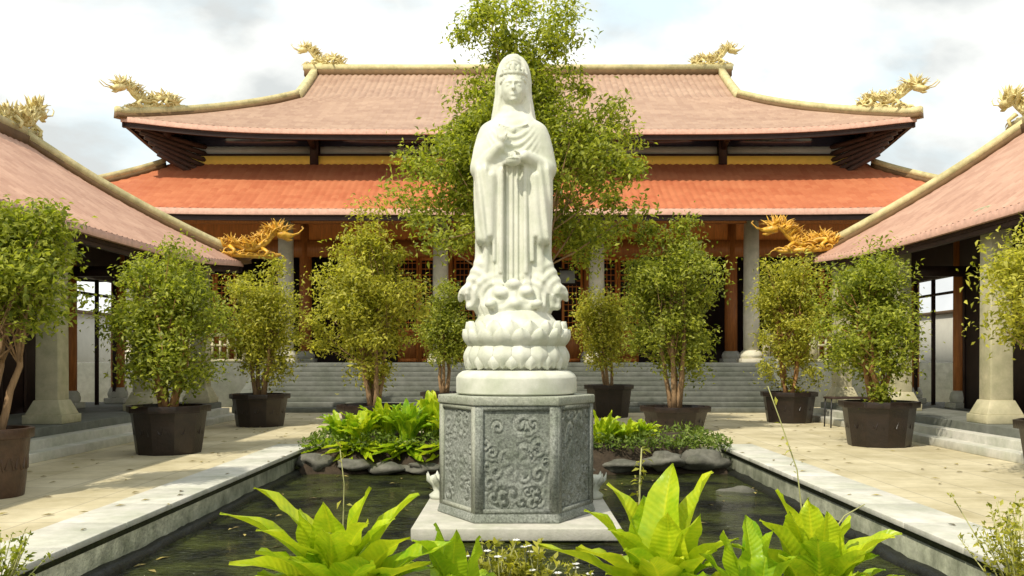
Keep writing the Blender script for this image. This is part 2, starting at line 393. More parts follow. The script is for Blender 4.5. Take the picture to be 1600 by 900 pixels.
# ------------------------------------------------------------------ roofs
def roof_z(d, c, P):
    D = P['D']; t = d / D
    z = P['ze'] + P['slope'] * d - P['sag'] * 4 * t * (1 - t)
    lift = P['lift'] * np.exp(-(c / P['lr']) ** 1.4) * np.clip(1 - d / (P.get('ld', 3.0)), 0, 1) ** 1.5
    return z + lift
def hip_planes(P, dz=0, inset=0, rib=0):
    """four hip planes as grids; P: cx, cy, Lx, Ly, dmax (and gx: gable cut for x ends)"""
    res = []
    cx, cy, Lx, Ly = P['cx'], P['cy'], P['Lx'], P['Ly']
    for side in ('-y', '+y', '-x', '+x'):
        along, half = (Lx, Ly) if side[1] == 'y' else (Ly, Lx)
        dm = P['dmax_y'] if side[1] == 'y' else P['dmax_x']
        nd, na = (30, int(2 * along / rib * 7)) if rib else (22, 90)
        pts = np.zeros((nd, na, 3)); uv = np.zeros((nd, na, 2))
        for i, d in enumerate(np.linspace(inset, dm, nd)):
            hw = along - d
            if side[1] == 'y' and 'gx' in P: hw = max(hw, P['gx'])
            s_ = np.linspace(-1, 1, na); s_ = s_ if rib else np.sign(s_) * (1 - (1 - abs(s_)) ** 1.25)
            a = s_ * hw; cc = (along - d) - np.abs(a); cc = np.clip(cc, 0, None)
            z = roof_z(d, cc, P) + dz
            if rib: z = z + .045 * np.abs(np.sin(np.pi * (a + 50) / rib)) - .01
            e = half - d
            if side == '-y': x, y = cx + a, np.full(na, cy - e)
            elif side == '+y': x, y = cx - a, np.full(na, cy + e)
            elif side == '-x': x, y = np.full(na, cx - e), cy - a
            else: x, y = np.full(na, cx + e), cy + a
            pts[i, :, 0] = x; pts[i, :, 1] = y; pts[i, :, 2] = z
            uv[i, :, 0] = a + 50; uv[i, :, 1] = d * 1.18 + 10
        res.append((side, pts, uv))
    return res
def sweep_box(mb, path, w_, h0, h1):
    P = [Vector(p) for p in path]; V = []; F = []
    for i, p in enumerate(P):
        d = P[min(i + 1, len(P) - 1)] - P[max(i - 1, 0)]; d.z = 0; d.normalize(); s_ = Vector((-d.y, d.x, 0)) * w_ / 2
        for q, hh in ((-s_, h0), (s_, h0), (s_ * .8, h1), (-s_ * .8, h1)): V.append(tuple(p + q + Vector((0, 0, hh))))
    for i in range(len(P) - 1):
        for k in range(4): F.append((i * 4 + k, i * 4 + (k + 1) % 4, i * 4 + 4 + (k + 1) % 4, i * 4 + 4 + k))
    F.append((3, 2, 1, 0)); m_ = (len(P) - 1) * 4; F.append((m_, m_ + 1, m_ + 2, m_ + 3)); mb.add(V, F)

def build_roof(bld, P, name, tile, hips=True, drip=.14, pitch=.24):
    VV, FF, UU, n0 = [], [], [], 0
    for side, pts, uv in hip_planes(P, rib=pitch):
        a_, b_ = pts.shape[:2]; q = (np.arange(a_ - 1)[:, None] * b_ + np.arange(b_ - 1)[None, :]).ravel()
        VV.append(pts.reshape(-1, 3)); UU.append(uv.reshape(-1, 2)); FF.append(np.stack([q, q + 1, q + b_ + 1, q + b_], 1) + n0); n0 += a_ * b_
    roof = mesh_obj(name, np.vstack(VV), np.vstack(FF).astype(np.int32), tile, bld, smooth=True, uv=np.vstack(UU))
    s_ = MB()
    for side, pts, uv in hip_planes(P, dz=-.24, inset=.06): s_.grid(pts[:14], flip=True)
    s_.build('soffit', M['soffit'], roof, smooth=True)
    e = MB(); f2 = MB()
    for side, pts, uv in hip_planes(P):
        ed = pts[0]; n_ = {'-y': (0, -1), '+y': (0, 1), '-x': (-1, 0), '+x': (1, 0)}[side]
        off = np.array([n_[0] * .012, n_[1] * .012, 0]); inn = np.array([-n_[0] * .10, -n_[1] * .10, 0])
        up = ed + off + [0, 0, .02]; lo = ed + off - [0, 0, drip]; li = ed + inn - [0, 0, drip]; ui = ed + inn + [0, 0, .02]
        e.grid(np.stack([lo, up, ui])); e.grid(np.stack([li, lo]))
        a = ed + inn * .8 - [0, 0, drip + .002]; b_ = ed + inn * .8 - [0, 0, drip + .16]; cc = ed + inn * 2 - [0, 0, drip + .16]
        f2.grid(np.stack([b_, a])); f2.grid(np.stack([cc, b_]))
    e.build('eave_trim', M['trim'], roof); f2.build('fascia', M['darkwood'], roof)
    if hips:
        for sx, sy in ((-1, -1), (1, -1), (-1, 1), (1, 1)):
            path = []
            for d in np.linspace(-.12, P['dhip'], 26):
                dd = max(d, 0); z = float(roof_z(dd, 0.0, P)) + (.03 if d < 0 else 0)
                path.append((P['cx'] + sx * (P['Lx'] - d), P['cy'] + sy * (P['Ly'] - d), z))
            h = MB(); sweep_box(h, path, .33, -.06, .10); hb = h.build('hip_ridge', M['ridge_brown'], roof)
            h = MB(); sweep_box(h, path, .26, .102, .30); h.build('ridge_cap', M['ridge'], roof)
    return roof

def rafters(bld_roof, P, side, spacing, length, z_off=-.36):
    mb = MB()
    along, half = (P['Lx'], P['Ly']) if side[1] == 'y' else (P['Ly'], P['Lx'])
    a = -along + 1.2
    while a < along - 1.0:
        pts = []
        for d in (.15, length):
            z = float(roof_z(d, max(along - d - abs(a), 0), P)) + z_off; e = half - d
            x, y = {'-y': (P['cx'] + a, P['cy'] - e), '+y': (P['cx'] + a, P['cy'] + e), '-x': (P['cx'] - e, P['cy'] + a), '+x': (P['cx'] + e, P['cy'] + a)}[side]
            pts.append(Vector((x, y, z)))
        wv = Vector((.05, 0, 0)) if side[1] == 'y' else Vector((0, .05, 0)); up = Vector((0, 0, .11))
        mb.hexa([tuple(pts[0] - wv), tuple(pts[0] + wv), tuple(pts[1] + wv), tuple(pts[1] - wv)],
                [tuple(pts[0] - wv + up), tuple(pts[0] + wv + up), tuple(pts[1] + wv + up), tuple(pts[1] - wv + up)])
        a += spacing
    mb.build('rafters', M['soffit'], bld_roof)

# dragon-shaped roof ornament, local +x points outward along the ridge
def ornament_mesh(seed):
    rs = random.Random(seed); mb = MB()
    sp = [(-.05, .06), (.15, .22), (.38, .30), (.62, .20), (.82, .26), (.98, .42), (1.08, .58), (1.20, .68), (1.36, .64)]
    def cr(t):
        n = len(sp) - 1; x = t * n; i = min(int(x), n - 1); f = x - i
        p = [sp[max(min(i + k, n), 0)] for k in (-1, 0, 1, 2)]
        q = [.5 * (2 * p[1][j] + (p[2][j] - p[0][j]) * f + (2 * p[0][j] - 5 * p[1][j] + 4 * p[2][j] - p[3][j]) * f * f + (3 * p[1][j] - p[0][j] - 3 * p[2][j] + p[3][j]) * f ** 3) for j in (0, 1)]
        return Vector((q[0], .05 * math.sin(t * 9), q[1]))
    ts = [i / 40 for i in range(41)]
    mb.tube([cr(t) for t in ts], [.035 + .045 * math.sin(math.pi * min(t * .9 + .1, 1)) ** .7 for t in ts], 9)
    # head: muzzle, jaw, horns, whisker
    hd = cr(.97)
    mb.tube([hd + Vector((-.12, 0, 0)), hd, hd + Vector((.12, 0, -.02)), hd + Vector((.24, 0, .01))], [.10, .13, .09, .03], 9)
    mb.tube([hd + Vector((0, 0, -.07)), hd + Vector((.12, 0, -.13)), hd + Vector((.2, 0, -.12))], [.05, .045, .02], 7)
    for sy in (-1, 1):
        mb.tube([hd + Vector((-.02, sy * .06, .08)), hd + Vector((-.14, sy * .10, .2)), hd + Vector((-.2, sy * .12, .36))], [.035, .028, .006], 6)
        mb.tube([hd + Vector((.18, sy * .04, 0)), hd + Vector((.32, sy * .08, .06)), hd + Vector((.42, sy * .06, .20)), hd + Vector((.38, sy * .04, .26))], [.018, .016, .012, .004], 5)
    def flame(p, ang, L_, r_, curl, y0):
        pts = []; q = Vector(p); a = ang
        for i in range(7):
            pts.append(q.copy()); q = q + Vector((math.cos(a), y0, math.sin(a))) * L_ / 6; a += curl / 6
        mb.tube(pts, [r_ * s_ for s_ in (.6, 1, 1, .85, .62, .35, .06)], 6, .55)
    for i in range(230):
        t = rs.random() ** .8; p = cr(t); 
        flame(p + Vector((0, rs.uniform(-.07, .07), 0)), math.pi * rs.uniform(.30, .88), rs.uniform(.18, .42) * (.85 + .2 * t), rs.uniform(.026, .05), rs.uniform(-1.6, 2.2), rs.uniform(-.45, .45))
    for i in range(46):   # cloud scrolls filling the space under the body
        x = rs.uniform(0, 1.2); z0 = rs.uniform(.02, .06)
        flame((x, rs.uniform(-.08, .08), z0), math.pi * rs.uniform(.2, .8), rs.uniform(.2, .4), rs.uniform(.03, .05), rs.choice((-1, 1)) * rs.uniform(3, 5), rs.uniform(-.15, .15))
    for k, (x, dx) in enumerate(((.25, .1), (.9, .12))):  # legs
        for sy in (-1, 1):
            mb.tube([(x, sy * .08, .25), (x + dx, sy * .16, .14), (x + dx * .4, sy * .17, 0)], [.05, .04, .03], 6)
    mb.tube([(-.2, 0, .03), (.3, 0, .04), (1.15, 0, .05), (1.3, 0, .12)], [.05, .075, .075, .03], 8)
    return mb
_orn = {}
def ornament(parent, loc, direction, scale, name='dragon_ornament', m=None, label=None, sz=.82):
    key = (m or M['gold']).name
    if key not in _orn:
        mb = ornament_mesh(5); o = mb.build(name, m or M['gold'], None, smooth=True); _orn[key] = o.data; bpy.data.objects.remove(o)
    o = bpy.data.objects.new(name, _orn[key]); COL.objects.link(o); o.parent = parent
    off = WORLD[parent.name]; o.location = Vector(loc) - off; WORLD[o.name] = off
    d = Vector(direction); o.rotation_euler = (0, -math.atan2(d.z, math.hypot(d.x, d.y)), math.atan2(d.y, d.x)); o.scale = (scale, scale, scale * sz)
    if label: o['label'] = label
    return o

def stone_column(parent, x, y, z0, z1, r=.22, mt='column', base=True, square=False, n=16, br=None, name='stone_column'):
    mb = MB(); br = br or r * 1.55
    if square: mb.hexa([(x - r, y - r, z0), (x + r, y - r, z0), (x + r, y + r, z0), (x - r, y + r, z0)], [(x - r * .92, y - r * .92, z1), (x + r * .92, y - r * .92, z1), (x + r * .92, y + r * .92, z1), (x - r * .92, y + r * .92, z1)])
    else: mb.lathe([(r, 0), (r * 1.02, (z1 - z0) * .3), (r * .93, z1 - z0)], (x, y, z0), n)
    o = mb.build(name, M[mt], parent, smooth=False, bevel=.02 if square else 0)
    if not square: o.data.polygons.foreach_set('use_smooth', np.array([len(p.vertices) == 4 for p in o.data.polygons]))
    if base:
        b_ = MB()
        if square:
            for (w0, w1, h0, h1) in ((br, br, 0, .16), (br * .92, r * 1.08, .16, .42)):
                b_.hexa([(x + sx * w0, y + sy * w0, z0 + h0) for sx, sy in ((-1, -1), (1, -1), (1, 1), (-1, 1))], [(x + sx * w1, y + sy * w1, z0 + h1) for sx, sy in ((-1, -1), (1, -1), (1, 1), (-1, 1))])
        else: b_.box(x - br, x + br, y - br, y + br, z0, z0 + .14); b_.lathe([(br * .9, .14), (br * .98, .24), (br * .85, .36), (r * 1.03, .42)], (x, y, z0), 20)
        b_.build('column_base', M[mt] if mt != 'wood' else M['slab'], o, bevel=.012)
        cp = MB()
        cp.box(x - r * 1.35, x + r * 1.35, y - r * 1.35, y + r * 1.35, z1 - .22, z1 - .002)
        cp.build('capital', M[mt] if mt != 'wood' else M['darkwood'], o, bevel=.02)
    return o

# ------------------------------------------------------------------ main hall
HX = .12; HY = 37.0; FZ = 1.5
hall = thing('temple_hall', (HX, 33, 0), 'large two-tiered temple hall with orange and pink tiled roofs behind the statue', 'temple')
UP = dict(cx=HX, cy=HY, Lx=13.1, Ly=7.5, ze=9.16, slope=.565, sag=.22, lift=.42, lr=2.6, D=7.5, dmax_y=7.5, dmax_x=4.7, gx=8.4, dhip=4.7, ld=4)
LO = dict(cx=HX, cy=HY, Lx=15.8, Ly=9.0, ze=6.30, slope=.615, sag=.10, lift=.4, lr=2.6, D=3.5, dmax_y=3.52, dmax_x=3.52, dhip=3.4, ld=3.4)
pl = MB(); pl.box(HX - 16.5, HX + 16.5, 30.2, 46, 0, FZ); pl.build('platform', M['step'], hall, bevel=.02)
st = MB(); ns = 10
for i in range(ns):
    st.box(HX - 8.2, HX + 8.2, 27.0 + i * .32, 30.198, i * .15 + (.001 if i else 0), (i + 1) * .15 - (.004 if i == ns - 1 else 0))
st.build('steps', M['step'], hall, bevel=.012)
for s_ in (-1, 1):
    ck = MB(); x0 = HX + s_ * 8.21; x1 = HX + s_ * 8.6; a, b = sorted((x0, x1))
    ck.hexa([(a, 26.8, 0), (b, 26.8, 0), (b, 30.19, 0), (a, 30.19, 0)], [(a, 26.8, .22), (b, 26.8, .22), (b, 30.19, 1.72), (a, 30.19, 1.72)])
    ck.build('stair_cheek', M['step'], hall, bevel=.02)
    bl = MB(); xx0, xx1 = sorted((HX + s_ * 8.4, HX + s_ * 12.4)); yb = 30.4
    bl.box(xx0, xx1, yb - .09, yb + .09, FZ + .88, FZ + 1.0); bl.box(xx0, xx1, yb - .08, yb + .08, FZ + .003, FZ + .12); bl.box(xx0, xx1, yb - .05, yb + .05, FZ + .55, FZ + .63)
    x = xx0
    while x <= xx1 + .01: bl.box(x - .11, x + .11, yb - .11, yb + .11, FZ + .002, FZ + 1.12); x += 1.58
    x = xx0 + .2
    while x < xx1: bl.box(x - .035, x + .035, yb - .03, yb + .03, FZ + .12, FZ + .88); x += .26
    bl.build('balustrade', M['column'], hall)
# lower storey
cols = [-13.2, -8.0, -2.68, 2.68, 8.0, 13.2]
for cx in cols: stone_column(hall, HX + cx, 30.8, FZ, 6.9, .27, 'hallstone')
for cx in cols: 
    stone_column(hall, HX + cx * .985, 33.2, FZ, 7.6, .23, 'wood', name='timber_column')
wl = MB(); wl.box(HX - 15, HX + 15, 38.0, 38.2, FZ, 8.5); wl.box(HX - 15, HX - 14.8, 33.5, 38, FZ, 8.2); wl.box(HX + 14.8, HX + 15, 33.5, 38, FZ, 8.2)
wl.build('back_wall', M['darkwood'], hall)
bm2 = MB(); bm2.box(HX - 15, HX + 15, 33.0, 33.35, 5.4, 6.0); bm2.box(HX - 15, HX + 15, 30.65, 30.95, 6.28, 6.62); bm2.build('tie_beam', M['wood'], hall)
fr = MB(); fr.box(HX - 15, HX + 15, 33.05, 33.3, 6.003, 8.3); fr.build('frieze_panel', M['panel'], hall)
edges = [HX + c_ * .985 for c_ in cols]
for i in range(5):
    x0, x1 = edges[i] + .24, edges[i + 1] - .24
    # solid leaves to either side, dark opening in the middle
    nleaf = 6; wleaf = (x1 - x0) / nleaf
    for k in range(nleaf):
        if i == 2 and k in (1, 2, 3, 4): continue
        if i == 1 and k < 4: continue
        if i == 3 and k > 1: continue
        if i == 0 and k > 2: continue
        if i == 4 and k < 3: continue
        d = MB(); a = x0 + k * wleaf + .01; b = a + wleaf - .02
        d.box(a, a + .09, 33.12, 33.2, FZ + .02, 5.39); d.box(b - .09, b, 33.12, 33.2, FZ + .02, 5.39)
        for z in (FZ + .02, FZ + 1.1, 5.27): d.box(a + .09, b - .09, 33.12, 33.2, z, z + .12)
        do = d.build('door_leaf', M['panel'], hall)
        q = MB(); q.box(a + .091, b - .091, 33.145, 33.165, FZ + .14, FZ + 1.1); q.build('door_panel', M['wood'], do)
        q = MB()
        for zz in np.arange(FZ + 1.24, 5.25, .22): q.box(a + .09, b - .09, 33.14, 33.17, zz, zz + .03)
        for xx in np.linspace(a + .09, b - .09, 5)[1:-1]: q.box(xx - .012, xx + .012, 33.147, 33.163, FZ + 1.23, 5.27)
        q.build('lattice', M['panel'], do)
# framed sign inside (pale tablet)
tb = MB(); tb.box(HX + 1.45, HX + 2.15, 33.0, 33.06, 4.35, 4.95); sgo = tb.build('framed_tablet', M['darkwood'], hall)
tb = MB(); tb.box(HX + 1.52, HX + 2.08, 32.99, 32.998, 4.42, 4.88); tb.build('tablet_face', M['greyband'], sgo)
lo = build_roof(hall, LO, 'lower_roof', M['tile_red'], drip=.17); rafters(lo, LO, '-y', .55, 3.0)
# upper storey wall: ochre band, grey band, dark windows
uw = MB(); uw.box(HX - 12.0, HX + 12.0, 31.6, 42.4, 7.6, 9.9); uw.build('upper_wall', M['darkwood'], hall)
ob = MB(); ob.box(HX - 12.06, HX + 12.06, 31.5, 31.598, 8.44, 8.76); ob.build('ochre_band', M['ochre'], hall)
ob = MB(); ob.box(HX - 12.1, HX + 12.1, 31.46, 31.599, 8.762, 8.83); ob.build('window_sill', M['darkwood'], hall)
for i in range(5):
    x0 = HX - 11.95 + i * 4.78; wq = MB(); wq.box(x0 + .2, x0 + 4.6, 31.53, 31.597, 8.832, 9.10); wo = wq.build('clerestory_panel', M['greyband'], hall)
    wq = MB(); wq.box(x0 + .2, x0 + 4.6, 31.55, 31.597, 9.102, 9.8); wq.build('clerestory_glass', M['glass'], wo)
for i in range(6):
    x0 = HX - 11.95 + i * 4.78; p = MB(); p.box(x0 - .14, x0 + .14, 31.38, 31.59, 8.45, 9.85)
    p.hexa([(x0 - .08, 30.3, 9.2), (x0 + .08, 30.3, 9.2), (x0 + .08, 31.4, 8.95), (x0 - .08, 31.4, 8.95)], [(x0 - .08, 30.3, 9.42), (x0 + .08, 30.3, 9.42), (x0 + .08, 31.4, 9.5), (x0 - .08, 31.4, 9.5)])
    p.build('upper_post', M['darkwood'], hall)
up = build_roof(hall, UP, 'upper_roof', M['tile_pink'], drip=.14); rafters(up, UP, '-y', .5, 2.4)
for sx, sy in ((-1, -1), (1, -1)):   # carved corner brackets below the upturned eaves
    p = MB(); z = float(roof_z(.3, 0, UP))
    q = [(HX + sx * (13.1 - d), HY + sy * (7.5 - d)) for d in (.35, 2.1)]
    for k in range(6):
        p.tube([(q[0][0] + (q[1][0] - q[0][0]) * t * 1.0, q[0][1] + (q[1][1] - q[0][1]) * t, z - .35 - .09 * k - t * (.25 + .14 * k)) for t in np.linspace(.06 * k, 1, 6)], [.09] * 6, 6)
    p.build('corner_bracket', M['soffit'], up)
for s_ in (-1, 1):   # gables
    gx = HX + s_ * 8.3; d = 4.7; zb = float(roof_z(d, 9, UP)); zt = float(roof_z(7.5, 9, UP)) - .05
    gb = MB(); gb.hexa([(gx - .05, HY - 2.8, zb), (gx + .05, HY - 2.8, zb), (gx + .05, HY + 2.8, zb), (gx - .05, HY + 2.8, zb)], [(gx - .05, HY - .05, zt), (gx + .05, HY - .05, zt), (gx + .05, HY + .05, zt), (gx - .05, HY + .05, zt)])
    gb.build('gable', M['wood'], up)
    for sy in (-1, 1):
        h = MB(); path = [(HX + s_ * 8.38, HY + sy * (7.5 - dd), float(roof_z(dd, 9, UP))) for dd in np.linspace(4.6, 7.4, 10)]
        sweep_box(h, path, .3, -.05, .28); h.build('gable_ridge', M['ridge'], up)
zr = float(roof_z(7.5, 9, UP))
h = MB(); h.box(HX - 8.8, HX + 8.8, HY - .16, HY + .16, zr - .12, zr + .14); h.build('main_ridge', M['ridge_brown'], up)
h = MB(); h.box(HX - 8.85, HX + 8.85, HY - .13, HY + .13, zr + .142, zr + .36); h.build('ridge_cap', M['ridge'], up)
for s_ in (-1, 1):
    ornament(up, (HX + s_ * 7.25, HY, zr + .34), (s_, 0, 0), 1.2, label='gold dragon finial on the %s end of the top ridge' % ('left' if s_ < 0 else 'right'))
    for sy in (-1, 1):
        d0 = 1.35; z0 = float(roof_z(d0, 0, UP)); z1 = float(roof_z(0, 0, UP))
        ornament(up, (HX + s_ * (13.1 - d0), HY + sy * (7.5 - d0), z0 + .26), (s_ * d0, sy * d0, (z1 - z0)), 1.4, name='corner_dragon', sz=.78)

# ------------------------------------------------------------------ side pavilions
def side_hall(sgn, name_label, eX, ze, slope, colX, corner_lift):
    LX = 3.9 if sgn < 0 else 3.75
    cx = sgn * (eX + LX); y0, y1 = 1.5, 24.7; cy = (y0 + y1) / 2; LY = (y1 - y0) / 2
    b = thing('side_pavilion', (cx, cy, 0), name_label, 'pavilion', 'pavilions along the courtyard')
    P = dict(cx=cx, cy=cy, Lx=LX, Ly=LY, ze=ze, slope=slope, sag=.06, lift=corner_lift, lr=3.0, D=LX, dmax_y=LX, dmax_x=LX, dhip=LX, ld=3)
    ro = build_roof(b, P, 'roof', M['tile_side'], drip=.12, pitch=.22); rafters(ro, P, '-x' if sgn > 0 else '+x', .5, 1.9)
    zr = float(roof_z(LX, 0, P))
    h = MB(); h.box(cx - .15, cx + .15, cy - LY + LX, cy + LY - LX + .5, zr - .1, zr + .14); h.build('main_ridge', M['ridge_brown'], ro)
    h = MB(); h.box(cx - .12, cx + .12, cy - LY + LX, cy + LY - LX + .55, zr + .142, zr + .32); h.build('ridge_cap', M['ridge'], ro)
    ornament(ro, (cx, cy + LY - LX - .9, zr + .2), (0, 1, 0), 1.25, label='gold dragon finial on the ridge end')
    d0 = .55; z0 = float(roof_z(d0, 0, P)); z1 = float(roof_z(0, 0, P))
    for sy in (1, -1):
        ornament(ro, (cx - sgn * (LX - d0), cy + sy * (LY - d0), z0 - .12), (-sgn * 1, sy * .35, (z1 - z0) * .1), 1.3, name='corner_dragon', m=M['gold_hot'], sz=.8)
    # floor and steps
    sE = colX - .43
    pl = MB(); a, c_ = sorted((sgn * sE, sgn * (eX + 9))); pl.box(a, c_, y0 + 1, y1 - .3, 0, .45); pl.build('platform', M['step'], b, bevel=.015)
    for k in range(2):
        s_ = MB(); a, c_ = sorted((sgn * (sE - .56 + .28 * k), sgn * (sE - .002))); s_.box(a, c_, y0 + 1.2, y1 - .5, .001 * k, .15 * (k + 1)); s_.build('step', M['coping'], b, bevel=.01)
    ys = [4.0, 8.1, 12.2, 16.3, 20.4, 24.0]
    for yy in ys: stone_column(b, sgn * colX, yy, .45, ze + .25, .21, square=True, br=.36)
    bm_ = MB(); a, c_ = sorted((sgn * (colX - .12), sgn * (colX + .12))); bm_.box(a, c_, y0 + 1, y1 - .4, ze + .02, ze + .28); bm_.build('eave_beam', M['darkwood'], b)
    iX = 10.55
    for yy in (5.0, 9.1, 13.2, 17.2, 21.2, 23.8): stone_column(b, sgn * iX, yy, .45, ze + 1.2, .17, 'wood', name='timber_column', n=14)
    bm_ = MB(); a, c_ = sorted((sgn * (iX - .1), sgn * (iX + .1))); bm_.box(a, c_, y0 + 1, y1 - .4, 3.62, ze + 1.5); bm_.build('lintel_wall', M['darkwood'], b)
    for yy in ys[2:]:
        bm_ = MB(); a, c_ = sorted((sgn * colX, sgn * (iX - .1))); bm_.box(a, c_, yy - .09, yy + .09, 3.5, 3.72); bm_.build('cross_beam', M['darkwood'], b)
    # screens between timber columns: dark for the near bays, open doorway near the far end
    for k, (ya, yb) in enumerate(((2.5, 4.82), (5.18, 8.92), (9.28, 13.02), (13.38, 17.02), (17.38, 21.02))):
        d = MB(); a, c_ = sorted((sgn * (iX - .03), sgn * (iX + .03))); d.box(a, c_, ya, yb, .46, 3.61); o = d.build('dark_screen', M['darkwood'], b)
        q = MB()
        for yy in np.linspace(ya + .05, yb - .05, 5): a2, c2 = sorted((sgn * (iX - .06), sgn * (iX - .032))); q.box(a2, c2, yy - .04, yy + .04, .47, 3.6)
        q.build('screen_stile', M['soffit'], o)
    d = MB()
    for yy in (21.45, 22.6, 23.6): a, c_ = sorted((sgn * (iX - .04), sgn * (iX + .04))); d.box(a, c_, yy - .035, yy + .035, .46, 3.61)
    a, c_ = sorted((sgn * (iX - .035), sgn * (iX + .035))); d.box(a, c_, 21.4, 23.6, 3.2, 3.26)
    d.build('door_frame', M['darkwood'], b)
    bw = MB(); a, c_ = sorted((sgn * (eX + 2 * LX - 1.2), sgn * (eX + 2 * LX - 1.0))); bw.box(a, c_, y0 + 1, 17, .45, ze + .6); bw.build('back_wall', M['darkwood'], b)
    return b, P
bl_, PL = side_hall(-1, 'open side pavilion with pink tiled hip roof at the left edge of the courtyard', 7.5, 3.92, .70, 8.42, .36)
br_, PR = side_hall(1, 'open side pavilion with salmon tiled hip roof at the right edge of the courtyard', 8.2, 4.12, .755, 8.75, .26)
for s_, lb in ((-1, 'pale plaster garden wall seen through the left pavilion doorway'), (1, 'pale plaster garden wall seen through the right pavilion doorway')):
    t = thing('garden_wall', (s_ * 19, 25, 0), lb, 'wall', 'garden walls behind the pavilions')
    mb = MB(); a, b = sorted((s_ * 18.9, s_ * 19.15)); mb.box(a, b, 5, 48, 0, 3.6); mb.build('wall', M['plaster'], t)
    mb = MB(); a, b = sorted((s_ * 18.8, s_ * 19.25)); mb.box(a, b, 5, 48, 3.602, 3.75); mb.build('wall_cap', M['ridge_brown'], t)

# ------------------------------------------------------------------ statue pedestal
SX, SY = .015, 10.65
ped = thing('statue_pedestal', (SX, SY, -.4), 'hexagonal grey granite pedestal carved in relief, standing on a pale slab in the pond', 'pedestal')
mb = MB(); mb.box(SX - 1.13, SX + 1.13, 9.56, 11.85, -.34, -.2); mb.build('slab', M['slab'], ped, bevel=.015)
mb = MB(); mb.box(SX - .95, SX + .95, 9.7, 11.6, -.9, -.341); mb.build('footing', M['pondwall'], ped)
for sx in (-1, 1):
    for yy in (11.62,):
        cq = MB(); px_ = SX + sx * 1.0
        cq.lathe([(.12, 0), (.13, .05), (.07, .10), (.10, .17), (.145, .26), (.10, .30)], (px_, yy, -.199), 10)
        for k in range(7):
            a = k * math.pi * 2 / 7; cq.tube([(px_ + .06 * math.cos(a), yy + .06 * math.sin(a), -.05), (px_ + .15 * math.cos(a), yy + .15 * math.sin(a), .05), (px_ + .17 * math.cos(a), yy + .17 * math.sin(a), .14)], [.03, .045, .005], 6, .5)
        cq.build('corner_lotus', M['marble'], ped, smooth=True)
RH = .915; PZ0, PZ1 = -.199, 1.19
def hexpt(k, r): a = R(60 * k + 240); return np.array([SX + r * math.cos(a), SY + r * math.sin(a)])
core = MB(); core.hexa([(*hexpt(k, RH - .035), PZ0 + .001) for k in range(6)], [(*hexpt(k, RH - .035), PZ1 - .101) for k in range(6)]); core.build('core', M['granite'], ped)
tp = MB(); tp.hexa([(*hexpt(k, RH + .02), PZ1 - .10) for k in range(6)], [(*hexpt(k, RH + .02), PZ1) for k in range(6)]); tp.build('top_course', M['granite_lt'], ped, bevel=.015)
bt = MB(); bt.hexa([(*hexpt(k, RH + .03), PZ0 + .002) for k in range(6)], [(*hexpt(k, RH), PZ0 + .10) for k in range(6)]); bt.build('base_course', M['granite'], ped, bevel=.012)
def relief(U, V, seed):
    rs = np.random.RandomState(seed); h = np.zeros_like(U)
    for _ in range(34):
        cx, cy = rs.uniform(-.95, .95), rs.uniform(-.95, .95) * 1.3; r = rs.uniform(.14, .34); sg = rs.choice((-1, 1))
        dx, dy = U - cx, V - cy; d = np.hypot(dx, dy); a = np.arctan2(dy, dx)
        s_ = np.cos(sg * a * 1 + d / r * 7.5) * np.exp(-(d / r) ** 4)
        h = np.where(np.abs(s_) > np.abs(h), s_, h)
    d = np.hypot(U, V + .1); a = np.arctan2(V + .1, U)
    lot = (np.cos(a * 8) * .5 + .5) * np.exp(-((d - .28) / .12) ** 2) + np.exp(-(d / .1) ** 2)
    h = np.where(d < .45, lot * 1.2, h)
    return np.clip(h, -.7, 1)
for k in range(6):
    A, B = hexpt(k, RH), hexpt(k + 1, RH); nn = np.array([(A + B)[0] / 2 - SX, (A + B)[1] / 2 - SY]); nn /= np.linalg.norm(nn)
    z0, z1 = PZ0 + .10, PZ1 - .102
    pn = MB()
    if k in (5, 0, 1, 4, 2, 3):
        nu, nv = (96, 120) if k in (5, 0, 1) else (30, 36)
        U, V = np.meshgrid(np.linspace(-1, 1, nu), np.linspace(-1.3, 1.3, nv))
        Hh = relief(U, V, 10 + k) * .012
        edge = np.maximum(np.abs(U), np.abs(V) / 1.3); Hh = np.where(edge > .97, 0, Hh)
        t = .5 + U * .40; hz = (V / 1.3 + 1) / 2
        XY = A[None, None, :] * (1 - t[..., None]) + B[None, None, :] * t[..., None] - nn * (.024 - Hh[..., None])
        Pp = np.concatenate([XY, (z0 + .05 + hz * (z1 - z0 - .10))[..., None]], -1); pn.grid(Pp)
    pn.build('relief_panel', M['granite'], ped, smooth=True)
    fm = MB()
    for (ta, tb_, za, zb) in ((0.002, .10, z0, z1), (.90, .998, z0, z1), (.10, .90, z0, z0 + .05), (.10, .90, z1 - .05, z1)):
        a, b = A * (1 - ta) + B * ta, A * (1 - tb_) + B * tb_; ai, bi = a - nn * .036, b - nn * .036
        fm.hexa([(*a, za + .001), (*b, za + .001), (*bi, za + .001), (*ai, za + .001)], [(*a, zb - .001), (*b, zb - .001), (*bi, zb - .001), (*ai, zb - .001)])
    fm.build('panel_frame', M['granite_lt'] if k == 5 else M['granite'], ped)

